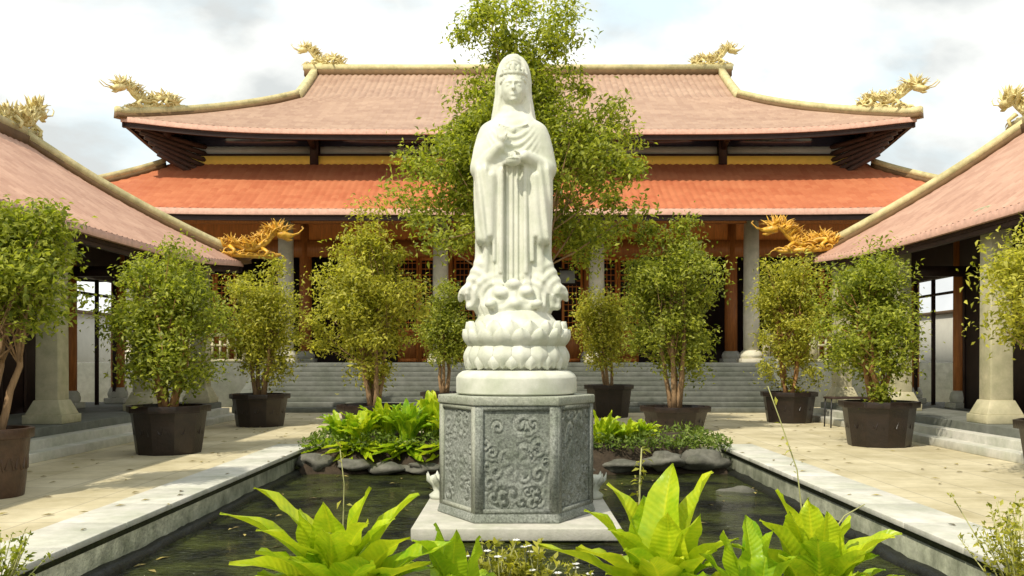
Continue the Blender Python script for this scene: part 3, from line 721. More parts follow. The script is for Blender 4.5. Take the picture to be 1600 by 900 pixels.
# ------------------------------------------------------------------ statue
stt = thing('statue', (SX - .01, SY, 1.19), 'tall white marble statue of a robed figure standing on a lotus throne', 'statue')
pz = MB(); pz.lathe([(.66, .0), (.715, .02), (.715, .20), (.69, .24), (.64, .275), (.58, .285)], (SX, SY, 1.191), 64); pz.build('round_plinth', M['marble'], stt, smooth=True, bevel=.01)
lt = MB(); lt.lathe([(.50, 0), (.56, .06), (.59, .18), (.56, .26), (.52, .33), (.55, .40), (.58, .47), (.50, .56), (.42, .64)], (SX, SY, 1.476), 48); lt.build('lotus_core', M['marble'], stt, smooth=True)
def petal(mb, ang, z0, z1, r0, r1, w_, bulge, thick=.03, curl=.0):
    nu, nv = 9, 9; P = np.zeros((nv, nu, 3)); Q = np.zeros((nv, nu, 3))
    for i in range(nv):
        t = i / (nv - 1); ww = w_ * (max(math.sin(math.pi * min(.22 + t * .78, 1)), 0) ** .6) + .002
        rr = r0 + (r1 - r0) * t + bulge * math.sin(math.pi * t) + curl * t ** 6; zz = z0 + (z1 - z0) * t
        for j in range(nu):
            s_ = (j / (nu - 1) * 2 - 1); a = ang + s_ * ww / rr; rb = rr + .02 * (1 - s_ * s_) + .012 * math.exp(-(s_ / .25) ** 2) 
            P[i, j] = (SX + rb * math.cos(a), SY + rb * math.sin(a), zz); Q[i, j] = (SX + (rb - thick) * math.cos(a), SY + (rb - thick) * math.sin(a), zz)
    up = z1 > z0
    mb.grid(P, flip=not up); mb.grid(Q, flip=up)
    mb.grid(np.stack([P[:, 0], Q[:, 0]]), flip=up); mb.grid(np.stack([P[:, -1], Q[:, -1]]), flip=not up); mb.grid(np.stack([P[-1], Q[-1]]), flip=not up)
pt = MB(); n = 17
for k in range(n):
    petal(pt, 2 * math.pi * (k + .5) / n, 1.76, 2.05, .50, .555, .115, .05, curl=.01)
    petal(pt, 2 * math.pi * k / n, 1.74, 1.96, .53, .60, .115, .045, curl=.01)
    petal(pt, 2 * math.pi * k / n, 1.76, 1.50, .55, .545, .108, .055, curl=.015)
    petal(pt, 2 * math.pi * (k + .5) / n, 1.70, 1.485, .52, .56, .105, .05, curl=.01)
pt.build('lotus_petals', M['marble'], stt, smooth=True)

# figure: implicit surface polygonised with surface nets
def surface_nets(fn, lo, hi, h):
    n = np.ceil((np.array(hi) - lo) / h).astype(int) + 1
    xs = [lo[i] + h * np.arange(n[i]) for i in range(3)]
    X, Y, Z = np.meshgrid(*xs, indexing='ij'); D = fn(X, Y, Z).astype(np.float32)
    S = D < 0
    cnt = np.zeros(tuple(n - 1), dtype=np.int8)
    for a in (0, 1):
        for b in (0, 1):
            for c_ in (0, 1): cnt += S[a:a + n[0] - 1, b:b + n[1] - 1, c_:c_ + n[2] - 1]
    act = (cnt > 0) & (cnt < 8); idx = -np.ones(act.shape, dtype=np.int64); ci = np.argwhere(act); idx[act] = np.arange(len(ci))
    acc = np.zeros((len(ci), 3)); num = np.zeros(len(ci))
    corners = [(a, b, c_) for a in (0, 1) for b in (0, 1) for c_ in (0, 1)]
    for p in corners:
        for ax in range(3):
            if p[ax]: continue
            q = list(p); q[ax] = 1
            d0 = D[ci[:, 0] + p[0], ci[:, 1] + p[1], ci[:, 2] + p[2]]; d1 = D[ci[:, 0] + q[0], ci[:, 1] + q[1], ci[:, 2] + q[2]]
            m_ = (d0 < 0) != (d1 < 0); t = np.where(m_, d0 / np.where(d0 - d1 == 0, 1, d0 - d1), 0)
            pos = np.tile(np.array(p, float), (len(ci), 1)); pos[:, ax] += t
            acc[m_] += pos[m_]; num[m_] += 1
    V = (acc / num[:, None] + ci) * h + np.array(lo)
    F = []
    for ax in range(3):
        o1, o2 = (ax + 1) % 3, (ax + 2) % 3
        sl0 = [slice(None)] * 3; sl1 = [slice(None)] * 3
        sl0[ax] = slice(0, -1); sl1[ax] = slice(1, None)
        A = S[tuple(sl0)]; B = S[tuple(sl1)]; e = np.argwhere(A != B)
        ok = (e[:, o1] > 0) & (e[:, o2] > 0) & (e[:, o1] < n[o1] - 1) & (e[:, o2] < n[o2] - 1); e = e[ok]
        sgn = S[e[:, 0], e[:, 1], e[:, 2]]
        def gi(d1, d2):
            q = e.copy(); q[:, o1] -= d1; q[:, o2] -= d2; return idx[q[:, 0], q[:, 1], q[:, 2]]
        f = np.stack([gi(1, 1), gi(0, 1), gi(0, 0), gi(1, 0)], 1); f[~sgn] = f[~sgn][:, ::-1]; F.append(f)
    return V, np.vstack(F)
def smin(a, b, k): h = np.clip(.5 + .5 * (b - a) / k, 0, 1); return b * (1 - h) + a * h - k * h * (1 - h)
def smax(a, b, k): return -smin(-a, -b, k)
def ell(X, Y, Z, c, r):
    q = np.sqrt(((X - c[0]) / r[0]) ** 2 + ((Y - c[1]) / r[1]) ** 2 + ((Z - c[2]) / r[2]) ** 2); return (q - 1) * min(r)
def cap(X, Y, Z, a, b, ra, rb, fy=1.0):
    a = np.array(a, float); b = np.array(b, float); d = b - a
    t = np.clip(((X - a[0]) * d[0] + (Y - a[1]) * d[1] + (Z - a[2]) * d[2]) / (d @ d), 0, 1)
    return np.sqrt((X - a[0] - t * d[0]) ** 2 + ((Y - a[1] - t * d[1]) * fy) ** 2 + (Z - a[2] - t * d[2]) ** 2) - (ra + (rb - ra) * t)
Zk = [2.00, 2.12, 2.22, 2.35, 2.5, 2.7, 3.0, 3.3, 3.6, 3.9, 4.1, 4.25, 4.36, 4.45, 4.52, 4.60]
RX = [.40, .42, .47, .45, .40, .405, .42, .445, .46, .465, .45, .41, .345, .25, .16, .12]
RY = [.40, .40, .39, .35, .30, .275, .27, .275, .285, .29, .28, .255, .215, .17, .13, .11]
def figure(X, Y, Z):
    rx = np.interp(Z, Zk, RX); ry = np.interp(Z, Zk, RY)
    th = np.arctan2(X / rx, -Y / ry)          # 0 = front
    q = np.sqrt((X / rx) ** 2 + (Y / ry) ** 2)
    side = np.clip((np.abs(th) - .35) / .4, 0, 1); low = np.clip((4.2 - Z) / 1.2, 0, 1)
    fold = .014 * np.sin(th * 15 + .9 * np.sin(Z * 3.1) + Z * .6) * side * low + .008 * np.sin(th * 31 + Z * 2.1) * side * low
    # U-shaped drapery over chest
    chest = np.exp(-((Z - 4.12) / .2) ** 2) * np.clip(1 - np.abs(X) / .34, 0, 1)
    fold = fold + .013 * chest * np.sin((Z * 1.0 - 1.1 * X ** 2 * 3) * 62)
    d = (q - 1) * np.minimum(rx, ry) * .92 - fold
    d = smax(d, Z - 4.6, .03); d = smax(d, 2.02 - Z, .02)
    # front opening with pleated under-robe
    gap = np.maximum(np.abs(X) - .115, np.maximum(2.45 - Z, Z - 3.86)); gap = np.maximum(gap, Y + .16)
    d = smax(d, -gap, .02)
    inner = np.maximum(np.abs(X) - .13, np.abs(Y + .13) - .085 + .014 * np.sin(X * 105)); inner = np.maximum(inner, np.maximum(2.3 - Z, Z - 3.9)); d = smin(d, inner, .012)
    for s_ in (-1, 1):
        # rolled hems beside the opening
        d = smin(d, cap(X, Y, Z, (s_ * .135, -.27, 3.80), (s_ * .145, -.265, 2.62), .024, .03), .015)
        d = smin(d, cap(X, Y, Z, (s_ * .215, -.25, 3.66), (s_ * .225, -.25, 2.75), .020, .02), .03)
        # deep hanging sleeves
        wv = .012 * np.sin(X * 60 + Z * 8)
        d = smin(d, cap(X, Y, Z, (s_ * .33, -.16, 3.78), (s_ * .335, -.19, 3.02), .125, .10, .9) + wv, .05)
        d = smin(d, cap(X, Y, Z, (s_ * .26, -.25, 3.72), (s_ * .27, -.27, 3.05), .06, .035), .03)
        # shoulders and upper arms
        d = smin(d, cap(X, Y, Z, (s_ * .27, 0, 4.28), (s_ * .385, -.07, 3.86), .13, .12), .07)
        # wind-blown robe ends curling out over the lotus
        sw = np.sin(np.hypot(X - s_ * .56, Z - 2.36) * 62 + 1.5 * np.arctan2(Z - 2.36, X - s_ * .56))
        w1_ = cap(X, Y, Z, (s_ * .36, -.09, 2.72), (s_ * .52, -.12, 2.40), .10, .085, .85); w1_ = smin(w1_, cap(X, Y, Z, (s_ * .52, -.12, 2.40), (s_ * .60, -.10, 2.37), .085, .045, .9), .04)
        w2_ = cap(X, Y, Z, (s_ * .33, -.12, 2.50), (s_ * .50, -.13, 2.24), .12, .06, .85); w3_ = cap(X, Y, Z, (s_ * .56, -.06, 2.42), (s_ * .62, -.06, 2.31), .05, .03, .8)
        w_ = smin(smin(w1_, w2_, .05), w3_, .04) - .005 * sw; d = smin(d, w_, .06)
        # long outer folds ending in points above the hem
        for (fx, ft, fb) in ((.30, 3.1, 2.52), (.40, 3.0, 2.66)):
            d = smin(d, cap(X, Y, Z, (s_ * fx, -.17 + (fx - .3), ft), (s_ * (fx + .03), -.20 + (fx - .3), fb), .05, .02, .8), .03)
    # cloud relief around the feet
    cl = np.exp(-((Z - 2.36) / .2) ** 2) * np.clip((Z - 2.08) / .1, 0, 1)
    d = d - .007 * cl * np.sin(np.hypot(np.abs(X) - .17, (Z - 2.32)) * 70 + 1.0 * np.arctan2(Z - 2.32, np.abs(X) - .17)) * (Y < 0)
    for (hx, hz, hr) in ((0, 2.47, .09), (-.14, 2.36, .08), (.15, 2.38, .08), (-.26, 2.24, .07), (.27, 2.24, .07), (.02, 2.24, .08)):
        d = smin(d, ell(X, Y, Z, (hx, -.30 - .06 * (2.5 - hz) / .25, hz), (hr, .07, hr * .75)), .04)
    # forearms and hands
    d = smin(d, cap(X, Y, Z, (.37, -.14, 3.84), (.13, -.33, 3.95), .095, .062), .04)
    d = smin(d, cap(X, Y, Z, (-.37, -.14, 3.84), (-.16, -.31, 4.06), .095, .06), .04)
    d = smin(d, cap(X, Y, Z, (.13, -.34, 3.93), (.03, -.385, 3.92), .042, .036), .02)
    for k in range(4): d = smin(d, cap(X, Y, Z, (.05, -.365, 3.955 - k * .024), (-.035, -.415, 3.945 - k * .022), .015, .011), .006)
    d = smin(d, cap(X, Y, Z, (.06, -.40, 3.965), (.01, -.435, 3.985), .016, .011), .006)
    d = smin(d, cap(X, Y, Z, (-.16, -.31, 4.05), (-.14, -.34, 4.15), .042, .045, 1.3), .02)
    for k in range(4): d = smin(d, cap(X, Y, Z, (-.172 + k * .023, -.352, 4.17), (-.176 + k * .026, -.345, 4.28 + (.015 if k in (1, 2) else -.01)), .0145, .010), .006)
    d = smin(d, cap(X, Y, Z, (-.105, -.345, 4.13), (-.075, -.365, 4.20), .017, .012), .006)
    # bowl held at the waist
    bowl = ell(X, Y, Z, (-.005, -.41, 3.87), (.085, .075, .06)); bowl = smax(bowl, Z - 3.895, .008); d = smin(d, bowl, .006)
    d = smin(d, np.maximum(np.abs(np.hypot(X + .005, Y + .41) - .075) - .012, np.abs(Z - 3.893) - .010), .004)
    # necklace and collar
    zc = 4.40 - .9 * np.abs(X) ** 1.6; neckl = np.hypot(Z - (4.30 + 1.6 * X * X), Y + .235 - .35 * X * X * 2) - .014
    d = smin(d, np.maximum(neckl, np.abs(X) - .17), .01); d = smin(d, ell(X, Y, Z, (0, -.252, 4.265), (.03, .022, .04)), .01)
    return d
def headf(X, Y, Z):
    # neck
    d = cap(X, Y, Z, (0, -.02, 4.40), (0, -.03, 4.66), .088, .078)
    hc = (0, -.045, 4.80)
    d = smin(d, ell(X, Y, Z, hc, (.142, .155, .205)), .03)
    d = smin(d, ell(X, Y, Z, (0, -.085, 4.70), (.105, .10, .10)), .03)     # jaw
    d = smin(d, cap(X, Y, Z, (0, -.188, 4.84), (0, -.222, 4.765), .016, .022), .018)   # nose
    d = smin(d, ell(X, Y, Z, (0, -.182, 4.708), (.042, .02, .0105)), .008); d = smin(d, ell(X, Y, Z, (0, -.180, 4.692), (.034, .02, .0105)), .008)
    d = smin(d, ell(X, Y, Z, (0, -.168, 4.645), (.035, .03, .028)), .02)
    for s_ in (-1, 1):
        d = smax(d, -ell(X, Y, Z, (s_ * .056, -.205, 4.812), (.040, .026, .026)), .02)
        d = smin(d, ell(X, Y, Z, (s_ * .056, -.172, 4.808), (.031, .018, .015)), .006)
        d = smax(d, -np.maximum(np.hypot(Y + .192, (Z - 4.803 - 3.0 * (X - s_ * .056) ** 2)) - .0045, np.abs(X - s_ * .056) - .028), .004)
        d = smin(d, cap(X, Y, Z, (s_ * .02, -.200, 4.852), (s_ * .095, -.160, 4.858), .009, .006), .012)
        d = smin(d, ell(X, Y, Z, (s_ * .148, -.03, 4.755), (.020, .04, .085)), .012)    # long ears
        d = smin(d, ell(X, Y, Z, (s_ * .070, -.145, 4.745), (.035, .03, .035)), .03)
    # hair, headdress and topknot
    hair = ell(X, Y, Z, (0, -.01, 4.87), (.165, .165, .20)) + .004 * np.sin(X * 130)
    hair = np.maximum(hair, -(Z - 4.90 + (Y + .0) * .25 + .35 * np.abs(X))); d = smin(d, hair, .010)
    d = smin(d, ell(X, Y, Z, (0, 0, 5.10), (.10, .10, .13)) + .004 * np.sin(Z * 150 + np.abs(X) * 60), .02)
    d = smin(d, np.maximum(np.abs(np.hypot(X, (Y + .01)) - .155) - .014, np.abs(Z - 4.965) - .016), .008)
    for (x, h_) in ((0, .10), (-.06, .07), (.06, .07), (-.11, .05), (.11, .05)):
        d = smin(d, ell(X, Y, Z, (x, -math.sqrt(max(.158 ** 2 - x * x, 0)) - .005, 4.985 + h_ * .4), (.026, .02, h_ * .7)), .006)
    # veil falling behind the head onto the shoulders
    v = smin(ell(X, Y, Z, (0, .05, 4.95), (.20, .17, .29)), cap(X, Y, Z, (0, .08, 4.85), (0, .08, 4.42), .20, .27, 1.15), .06)
    v = v - .008 * np.sin(np.arctan2(X, -Y) * 14 + Z * 3)
    v = smax(v, -(Y + .045 - .25 * np.clip(4.62 - Z, 0, .2) * 0), .02)
    v = smax(v, 4.36 - Z, .03); d = smin(d, v, .012)
    return d
def full(X, Y, Z): return smin(figure(X, Y, Z), headf(X, Y, Z), .02)
def body_sdf(X, Y, Z): return full(X, Y, Z)
V, F = surface_nets(body_sdf, (-.72, -.52, 1.98), (.72, .46, 5.30), .0125)
V = V + np.array([SX - .035, SY, 0])
mesh_obj('robed_figure', V, F, M['marble'], stt, smooth=True)
# small cloud cushion between lotus and robe
cu = MB(); cu.lathe([(.50, 0), (.485, .05), (.43, .13), (.36, .20)], (SX - .01, SY, 2.0), 48); cu.build('lotus_pod', M['marble'], stt, smooth=True)

# ------------------------------------------------------------------ trees and plants
def leaves(P, nrm_bias, size, rs, droop=.3, narrow=.42):
    """P: (n,3) leaf positions; returns V,F: each leaf a folded diamond of two quads"""
    n = len(P); a = rs.uniform(0, 2 * np.pi, n); el = rs.normal(0, .55, n) - droop
    d = np.stack([np.cos(a) * np.cos(el), np.sin(a) * np.cos(el), np.sin(el)], 1)
    up = rs.normal(0, .6, (n, 3)) + [0, 0, .9] + nrm_bias; s_ = np.cross(d, up); s_ /= np.linalg.norm(s_, axis=1)[:, None] + 1e-9
    nn = np.cross(s_, d); L_ = size * rs.uniform(.65, 1.3, n)[:, None]
    base = P; mid = P + d * L_ * .5 + nn * L_ * .06; tip = P + d * L_ - nn * L_ * .08
    l = P + d * L_ * .45 + s_ * L_ * narrow * .5 + nn * L_ * .14; r = P + d * L_ * .45 - s_ * L_ * narrow * .5 + nn * L_ * .14
    V = np.stack([base, l, tip, r, mid], 1).reshape(-1, 3); k = np.arange(n)[:, None] * 5
    F = np.concatenate([k + [0, 1, 4], k + [1, 2, 4], k + [2, 3, 4], k + [3, 0, 4]], 0)
    return V, F.astype(np.int32)

def potted_tree(loc, crown_c, crown_r, label, seed, leaf='leaf_a', bark='bark', pot=(.66, .8), pot_m='pot', nclus=95, per=75, lsize=.095,
                stems=4, pot_n=10, group='potted trees around the courtyard', name='potted_tree', taper=0., extra=None, cl_sig=.15, pots=True, trunk_r=.042, spread=.3):
    rs = np.random.RandomState(seed); rd = random.Random(seed); X0, Y0, Z0 = loc
    t = thing(name, loc, label, 'potted tree' if pots else 'tree', group)
    pr, ph = pot; soilz = Z0 + ph - .09
    if pots:
        m_ = MB(); m_.lathe([(pr * .80, 0), (pr * .82, .05), (pr * .90, ph * .55), (pr * .95, ph - .12), (pr * 1.05, ph - .11), (pr * 1.06, ph), (pr * .93, ph), (pr * .90, ph - .1)], (X0, Y0, Z0), pot_n, a0=.2)
        for k in range(pot_n):   # raised staves / relief on the pot wall
            a = .2 + 2 * math.pi * (k + .5) / pot_n; rr = pr * .89 * math.cos(math.pi / pot_n)
            m_.tube([(X0 + rr * .99 * math.cos(a + da), Y0 + rr * .99 * math.sin(a + da), Z0 + ph * .5 + .09 * math.sin(da * 22)) for da in (-.2, -.12, -.04, .04, .12, .2)], .016, 5)
        p_ = m_.build('pot', M[pot_m], t, bevel=.012)
        m_ = MB(); m_.lathe([(pr * .91, 0), (pr * .6, .03), (.02, .05)], (X0, Y0, soilz), 16); m_.build('soil', M['soil'], p_)
    else: soilz = Z0
    cc = np.array(crown_c, float); cr = np.array(crown_r, float)
    # cluster centres through the volume, biased outward, with an uneven outline
    C = []
    while len(C) < nclus:
        d = rs.normal(size=3); d /= np.linalg.norm(d); r = rs.uniform(.12, 1) ** .55
        lump = 1 + .16 * math.sin(3.1 * d[0] * 2 + seed) + .15 * math.sin(4.3 * d[2] + 2.2 * d[1] * 2 + seed * 1.7)
        wz = 1 + taper * d[2] * r
        C.append(cc + d * r * cr * lump * np.array([wz, wz, 1]) * .93)
    if extra is not None: C += [np.array(e) for e in extra]
    C = np.array(C); tr = MB(); base = np.array([X0, Y0, soilz])
    tips = []
    for s_ in range(stems):
        a = 2 * math.pi * (s_ + rd.random() * .6) / stems; k = .6 * spread
        b0 = base + [math.cos(a) * .08 * (stems > 1), math.sin(a) * .08 * (stems > 1), -.03]
        top = cc + np.array([math.cos(a) * cr[0] * spread, math.sin(a) * cr[1] * spread, cr[2] * rd.uniform(.0, .35)])
        pts = []
        for i in range(9):
            u = i / 8; p = b0 * (1 - u) + top * u; w_ = math.sin(u * math.pi)
            p = p + np.array([rd.uniform(-1, 1), rd.uniform(-1, 1), 0]) * .045 * w_ + np.array([math.cos(a), math.sin(a), 0]) * .06 * w_
            pts.append(tuple(p))
        rr = trunk_r * rd.uniform(.8, 1.15)
        tr.tube(pts, [rr * (1.35 - .9 * i / 8) * (1.25 if i == 0 else 1) for i in range(9)], 8); tips.append(pts)
    tr.build('trunk', M[bark], t, smooth=True)
    bw = MB()
    for c_ in C[rs.permutation(len(C))[:min(70, len(C))]]:
        st_ = tips[rd.randrange(stems)]; j = rd.randrange(3, 8); p0 = np.array(st_[j]); mid = (p0 + c_) / 2 + np.array([rd.uniform(-.05, .05), rd.uniform(-.05, .05), -.05 * cr[2]])
        s0 = trunk_r * .34
        bw.tube([tuple(p0), tuple(mid), tuple(c_)], [s0, s0 * .6, s0 * .2], 5)
    bw.build('branches', M[bark], t, smooth=True)
    idx = rs.randint(0, len(C), len(C) * per); sg = cl_sig * rs.uniform(.6, 1.4, len(C))
    P = C[idx] + rs.normal(size=(len(idx), 3)) * sg[idx][:, None] * [1, 1, .8]
    ob = (P - cc) / cr; V, F = leaves(P, ob * .5, lsize, rs); mesh_obj('crown', V, F, M[leaf], t)
    return t

# px->metres notes: positions estimated from where each pot meets the paving
potted_tree((-6.15, 10.5, 0), (-5.88, 10.5, 2.78), (.80, .8, .76), 'leafy potted tree cut by the left edge, its brown jar nearest on the left walk', 11, 'leaf_a', 'bark', (.44, .80), 'pot2', nclus=95, per=135, lsize=.09, stems=3, pot_n=20, cl_sig=.13)
potted_tree((-5.95, 15.4, 0), (-5.92, 15.4, 2.30), (1.02, .95, 1.34), 'orange-stemmed potted tree in dark tub, second from the front on the left walk', 12, 'leaf_a', 'bark_or', (.66, .82), nclus=110, per=145, lsize=.095, stems=6, spread=.34, trunk_r=.045)
potted_tree((-6.15, 21.6, 0), (-6.1, 21.6, 2.6), (.95, .85, 1.70), 'narrow potted tree in a black tub beneath the orange dragon, farthest on the left walk', 13, 'leaf_b', 'bark', (.68, .78), nclus=100, per=125, lsize=.105, stems=4)
potted_tree((-3.15, 20.0, 0), (-3.2, 20.0, 2.95), (1.22, 1.1, 1.85), 'broad tall yellow-green tree behind the fern bed, left of the statue', 14, 'leaf_b', 'bark', (.78, .6), nclus=150, per=125, lsize=.11, stems=5, trunk_r=.045)
potted_tree((-1.95, 25.0, 0), (-1.95, 25.0, 2.55), (.80, .75, 1.32), 'small tree at the foot of the steps just left of the lotus throne', 15, 'leaf_c', 'bark', (.66, .7), nclus=75, per=125, lsize=.105, stems=3)
potted_tree((2.62, 25.0, 0), (2.45, 25.0, 2.50), (.84, .75, 1.25), 'small tree in black tub at foot of steps, just right of lotus throne', 16, 'leaf_b', 'bark', (.68, .9), nclus=75, per=125, lsize=.105, stems=3)
potted_tree((3.62, 20.3, 0), (3.55, 20.3, 2.92), (1.18, 1.05, 1.85), 'tall dense green tree in black tub behind the fern bed, right of statue', 17, 'leaf_c', 'bark', (.78, .55), nclus=150, per=125, lsize=.11, stems=5, trunk_r=.05)
potted_tree((7.0, 22.9, 0), (7.0, 22.9, 2.62), (1.0, .85, 1.78), 'narrow potted tree in a black tub beneath the orange dragon, farthest on the right walk', 18, 'leaf_b', 'bark_or', (.68, .78), nclus=100, per=125, lsize=.105, stems=4)
potted_tree((6.78, 16.7, 0), (6.65, 16.7, 2.38), (.88, .85, 1.46), 'potted tree in brown-black rimmed tub, second from the front on the right walk', 19, 'leaf_a', 'bark_or', (.68, .83), nclus=105, per=145, lsize=.095, stems=5)
potted_tree((7.15, 11.4, 0), (6.98, 11.4, 2.52), (.80, .85, .92), 'leafy potted tree cut by the right edge, nearest on the right walk', 20, 'leaf_b', 'bark', (.68, .82), nclus=95, per=135, lsize=.09, stems=4, spread=.3)
# the large tree behind the statue
ex = []
rs = np.random.RandomState(5)
for (x, z, r_, n_) in ((-1.05, 8.75, .4, 7), (-.45, 9.25, .4, 7), (.35, 9.1, .45, 7), (.85, 8.7, .4, 6), (-.9, 9.6, .18, 2), (-.1, 9.75, .25, 3), (.95, 9.3, .2, 2), (-.3, 8.6, .5, 8), (.5, 8.3, .5, 8), (2.2, 6.9, .35, 7), (2.3, 5.9, .4, 7), (-2.2, 6.0, .35, 7), (-2.1, 5.1, .4, 8), (-1.6, 4.4, .35, 8), (1.7, 4.5, .4, 7), (1.3, 4.0, .3, 4)):
    for _ in range(max(2, n_ // 2)): ex.append((x + .12 + rs.normal() * r_ * .6, 20.2 + rs.normal() * .6, z + rs.normal() * r_ * .5))
potted_tree((.12, 20.2, 0), (.12, 20.2, 6.15), (2.12, 1.8, 2.55), 'largest tree, its high green crown spreading behind the statue', 21, 'leaf_a', 'bark', (.8, .6), nclus=200, per=175, lsize=.14, taper=-.3, stems=4, name='tall_tree', extra=ex, cl_sig=.20, trunk_r=.10, group=None)

def leaf_blade(mb, base, tip, width, ctrl_up, roll=0, waves=0, seed=0, nseg=14):
    b = Vector(base); t = Vector(tip); rd = random.Random(seed); hor = Vector((t.x - b.x, t.y - b.y, 0))
    c_ = b + hor * .28 + Vector((0, 0, (t.z - b.z) * .75 + ctrl_up)); P = []; UV = []
    nc = 7; prev = None
    for i in range(nseg + 1):
        u = i / nseg; p = b * (1 - u) ** 2 + c_ * 2 * u * (1 - u) + t * u * u; dv = ((c_ - b) * (1 - u) + (t - c_) * u).normalized()
        s_ = dv.cross(Vector((0, 0, 1)));
        if s_.length < .15: s_ = dv.cross(Vector((0, -1, .3)))
        s_.normalize()
        if prev is not None and s_.dot(prev) < 0: s_ = -s_
        prev = s_; n_ = s_.cross(dv).normalized()
        if roll: s2 = s_ * math.cos(roll) + n_ * math.sin(roll); n_ = n_ * math.cos(roll) - s_ * math.sin(roll); s_ = s2
        ww = width * max(.10 * (1 - u), (math.sin(math.pi * min(1, u * .86 + .14)) ** .8) * (1 if u < .5 else 1) * (1 - .0 * u)) * (1 if u < .97 else .35)
        row = []
        for j in range(nc):
            v = j / (nc - 1) * 2 - 1; wv = .016 * math.sin(u * (17 + seed % 7) + seed + (1.5 if v > 0 else 0)) * abs(v) ** 1.5 * waves
            row.append(tuple(p + s_ * v * ww * .5 + n_ * (ww * .20 * abs(v) + wv - .006 * math.exp(-(v / .15) ** 2))))
        P.append(row); UV.append([(u, j / (nc - 1) * 2 - 1) for j in range(nc)])
    mb.grid(np.array(P), np.array(UV))

def fern(base, tips, label, m='fern', width=.15, extra=10, seed=0, reach=.55, h=.7, group='broad-leaved plants at the pond ends', name='broad_leaved_plant', mid=True):
    t = thing(name, base, label, 'plant', group); mb = MB(); rd = random.Random(seed)
    for i, tp_ in enumerate(tips):
        b = (base[0] + rd.uniform(-.06, .06), base[1] + rd.uniform(-.05, .05), base[2]); leaf_blade(mb, b, tp_, width * rd.uniform(.9, 1.15), rd.uniform(-.04, .06), rd.uniform(-.35, .35), 1, seed * 31 + i)
    for i in range(extra):
        a = rd.random() * 2 * math.pi; r_ = reach * rd.uniform(.4, 1.05); hh = h * rd.uniform(.45, .95) * (1.15 - .45 * r_ / reach)
        b = (base[0] + .08 * math.cos(a), base[1] + .08 * math.sin(a), base[2])
        leaf_blade(mb, b, (base[0] + r_ * math.cos(a), base[1] + r_ * math.sin(a), base[2] + hh), width * rd.uniform(.65, 1.05), rd.uniform(.02, .14), rd.uniform(-.4, .4), 1, seed * 77 + i)
    mb.build('leaves', M[m], t, smooth=True)
    r_ = MB(); r_.lathe([(.10, -.05), (.12, .02), (.07, .10), (.02, .13)], base, 9); r_.build('root_crown', M['stalk'], t)
    return t
fern((-1.10, 5.55, -.08), [(-1.60, 5.5, .82), (-1.76, 5.35, .69), (-.90, 5.6, .80), (-.60, 5.6, .76), (-.74, 5.5, .63), (-.35, 5.45, .50), (-1.45, 5.0, .52), (-1.05, 5.1, .62), (-1.66, 5.2, .42), (-1.3, 5.4, .70), (-1.15, 5.35, .74), (-.62, 5.3, .55), (-.48, 5.1, .44), (-.85, 5.2, .66), (-1.5, 5.2, .62), (-1.25, 4.95, .5), (-.8, 4.95, .48)], 'bright yellow-green broad-leaved plant at the lower left of the pond, left of the slab', seed=2, extra=40, width=.25, reach=.62, h=.62)
fern((.90, 5.5, -.08), [(.58, 5.6, .83), (.99, 5.6, .95), (1.22, 5.55, .91), (.42, 5.4, .70), (.14, 5.4, .48), (.80, 5.6, .75), (.62, 5.1, .52), (1.15, 5.1, .52), (.9, 5.3, .7), (1.1, 5.3, .68), (.55, 5.3, .6), (.35, 5.2, .5), (.75, 5.0, .48), (1.32, 5.3, .55)], 'bright broad-leaved plant with tall pointed leaves just right of the pedestal slab', seed=3, extra=32, width=.24, reach=.58, h=.60)
fern((1.85, 5.45, -.08), [(1.60, 5.5, .80), (2.33, 5.4, .56), (1.45, 5.3, .66), (1.28, 5.3, .50), (2.02, 5.4, .66), (2.15, 5.3, .45), (1.72, 5.1, .58), (1.62, 5.3, .7), (1.85, 5.3, .7), (1.5, 5.1, .5), (2.0, 5.1, .5), (2.2, 5.2, .58), (1.78, 5.45, .76)], 'bright broad-leaved plant with one leaf reaching far right, rightmost of the large ones', seed=4, extra=32, width=.24, reach=.55, h=.55)
fern((1.36, 5.25, -.08), [(1.2, 5.2, .60), (1.5, 5.2, .62), (1.36, 5.3, .68), (1.05, 5.1, .50), (1.62, 5.1, .50), (1.3, 5.0, .46), (1.42, 5.4, .64)], 'broad-leaved plant filling the gap between the two right plants', 'fern_dk', seed=5, extra=16, width=.17, reach=.45, h=.42)
fern((-.38, 5.7, -.1), [(-.22, 5.6, .50), (-.50, 5.6, .58), (-.36, 5.5, .55), (-.62, 5.4, .52)], 'low broad-leaved plant filling the gap beside the left clump in front of the slab', 'fern_dk', seed=6, extra=24, width=.16, reach=.42, h=.48)
# far bed
fspots = [(-3.15, 16.2, .72), (-2.75, 15.95, .72), (-2.35, 16.3, .98), (-1.9, 15.9, .92), (-1.5, 16.25, 1.12), (-1.15, 15.8, 1.08), (-2.1, 16.9, .8), (-1.3, 17.1, .9)]
words = ['leftmost of the far bed', 'second from the left in the far bed', 'behind the second plant in the far bed left of the pedestal', 'mid-way between pond corner and pedestal in the far bed', 'tallest beside the pedestal in the far bed', 'touching the left side of the pedestal from view', 'in the back row of the far bed, left half', 'in the back row of the far bed, next to the pedestal']
for i, ((x, y, h_), wd) in enumerate(zip(fspots, words)):
    dr = [(x + math.cos(q) * .55, y - .35 - .45 * abs(math.sin(q * 1.7)), -.02 + .12 * math.sin(q * 5)) for q in np.linspace(0, math.pi, 12)] if y < 16.6 else []
    fern((x, y, .12), dr, 'bright green leafy plant, ' + wd, 'fern' if i % 3 else 'fern_dk', width=.18, extra=44, seed=20 + i, reach=.50, h=h_, group='leafy plants in the far bed')
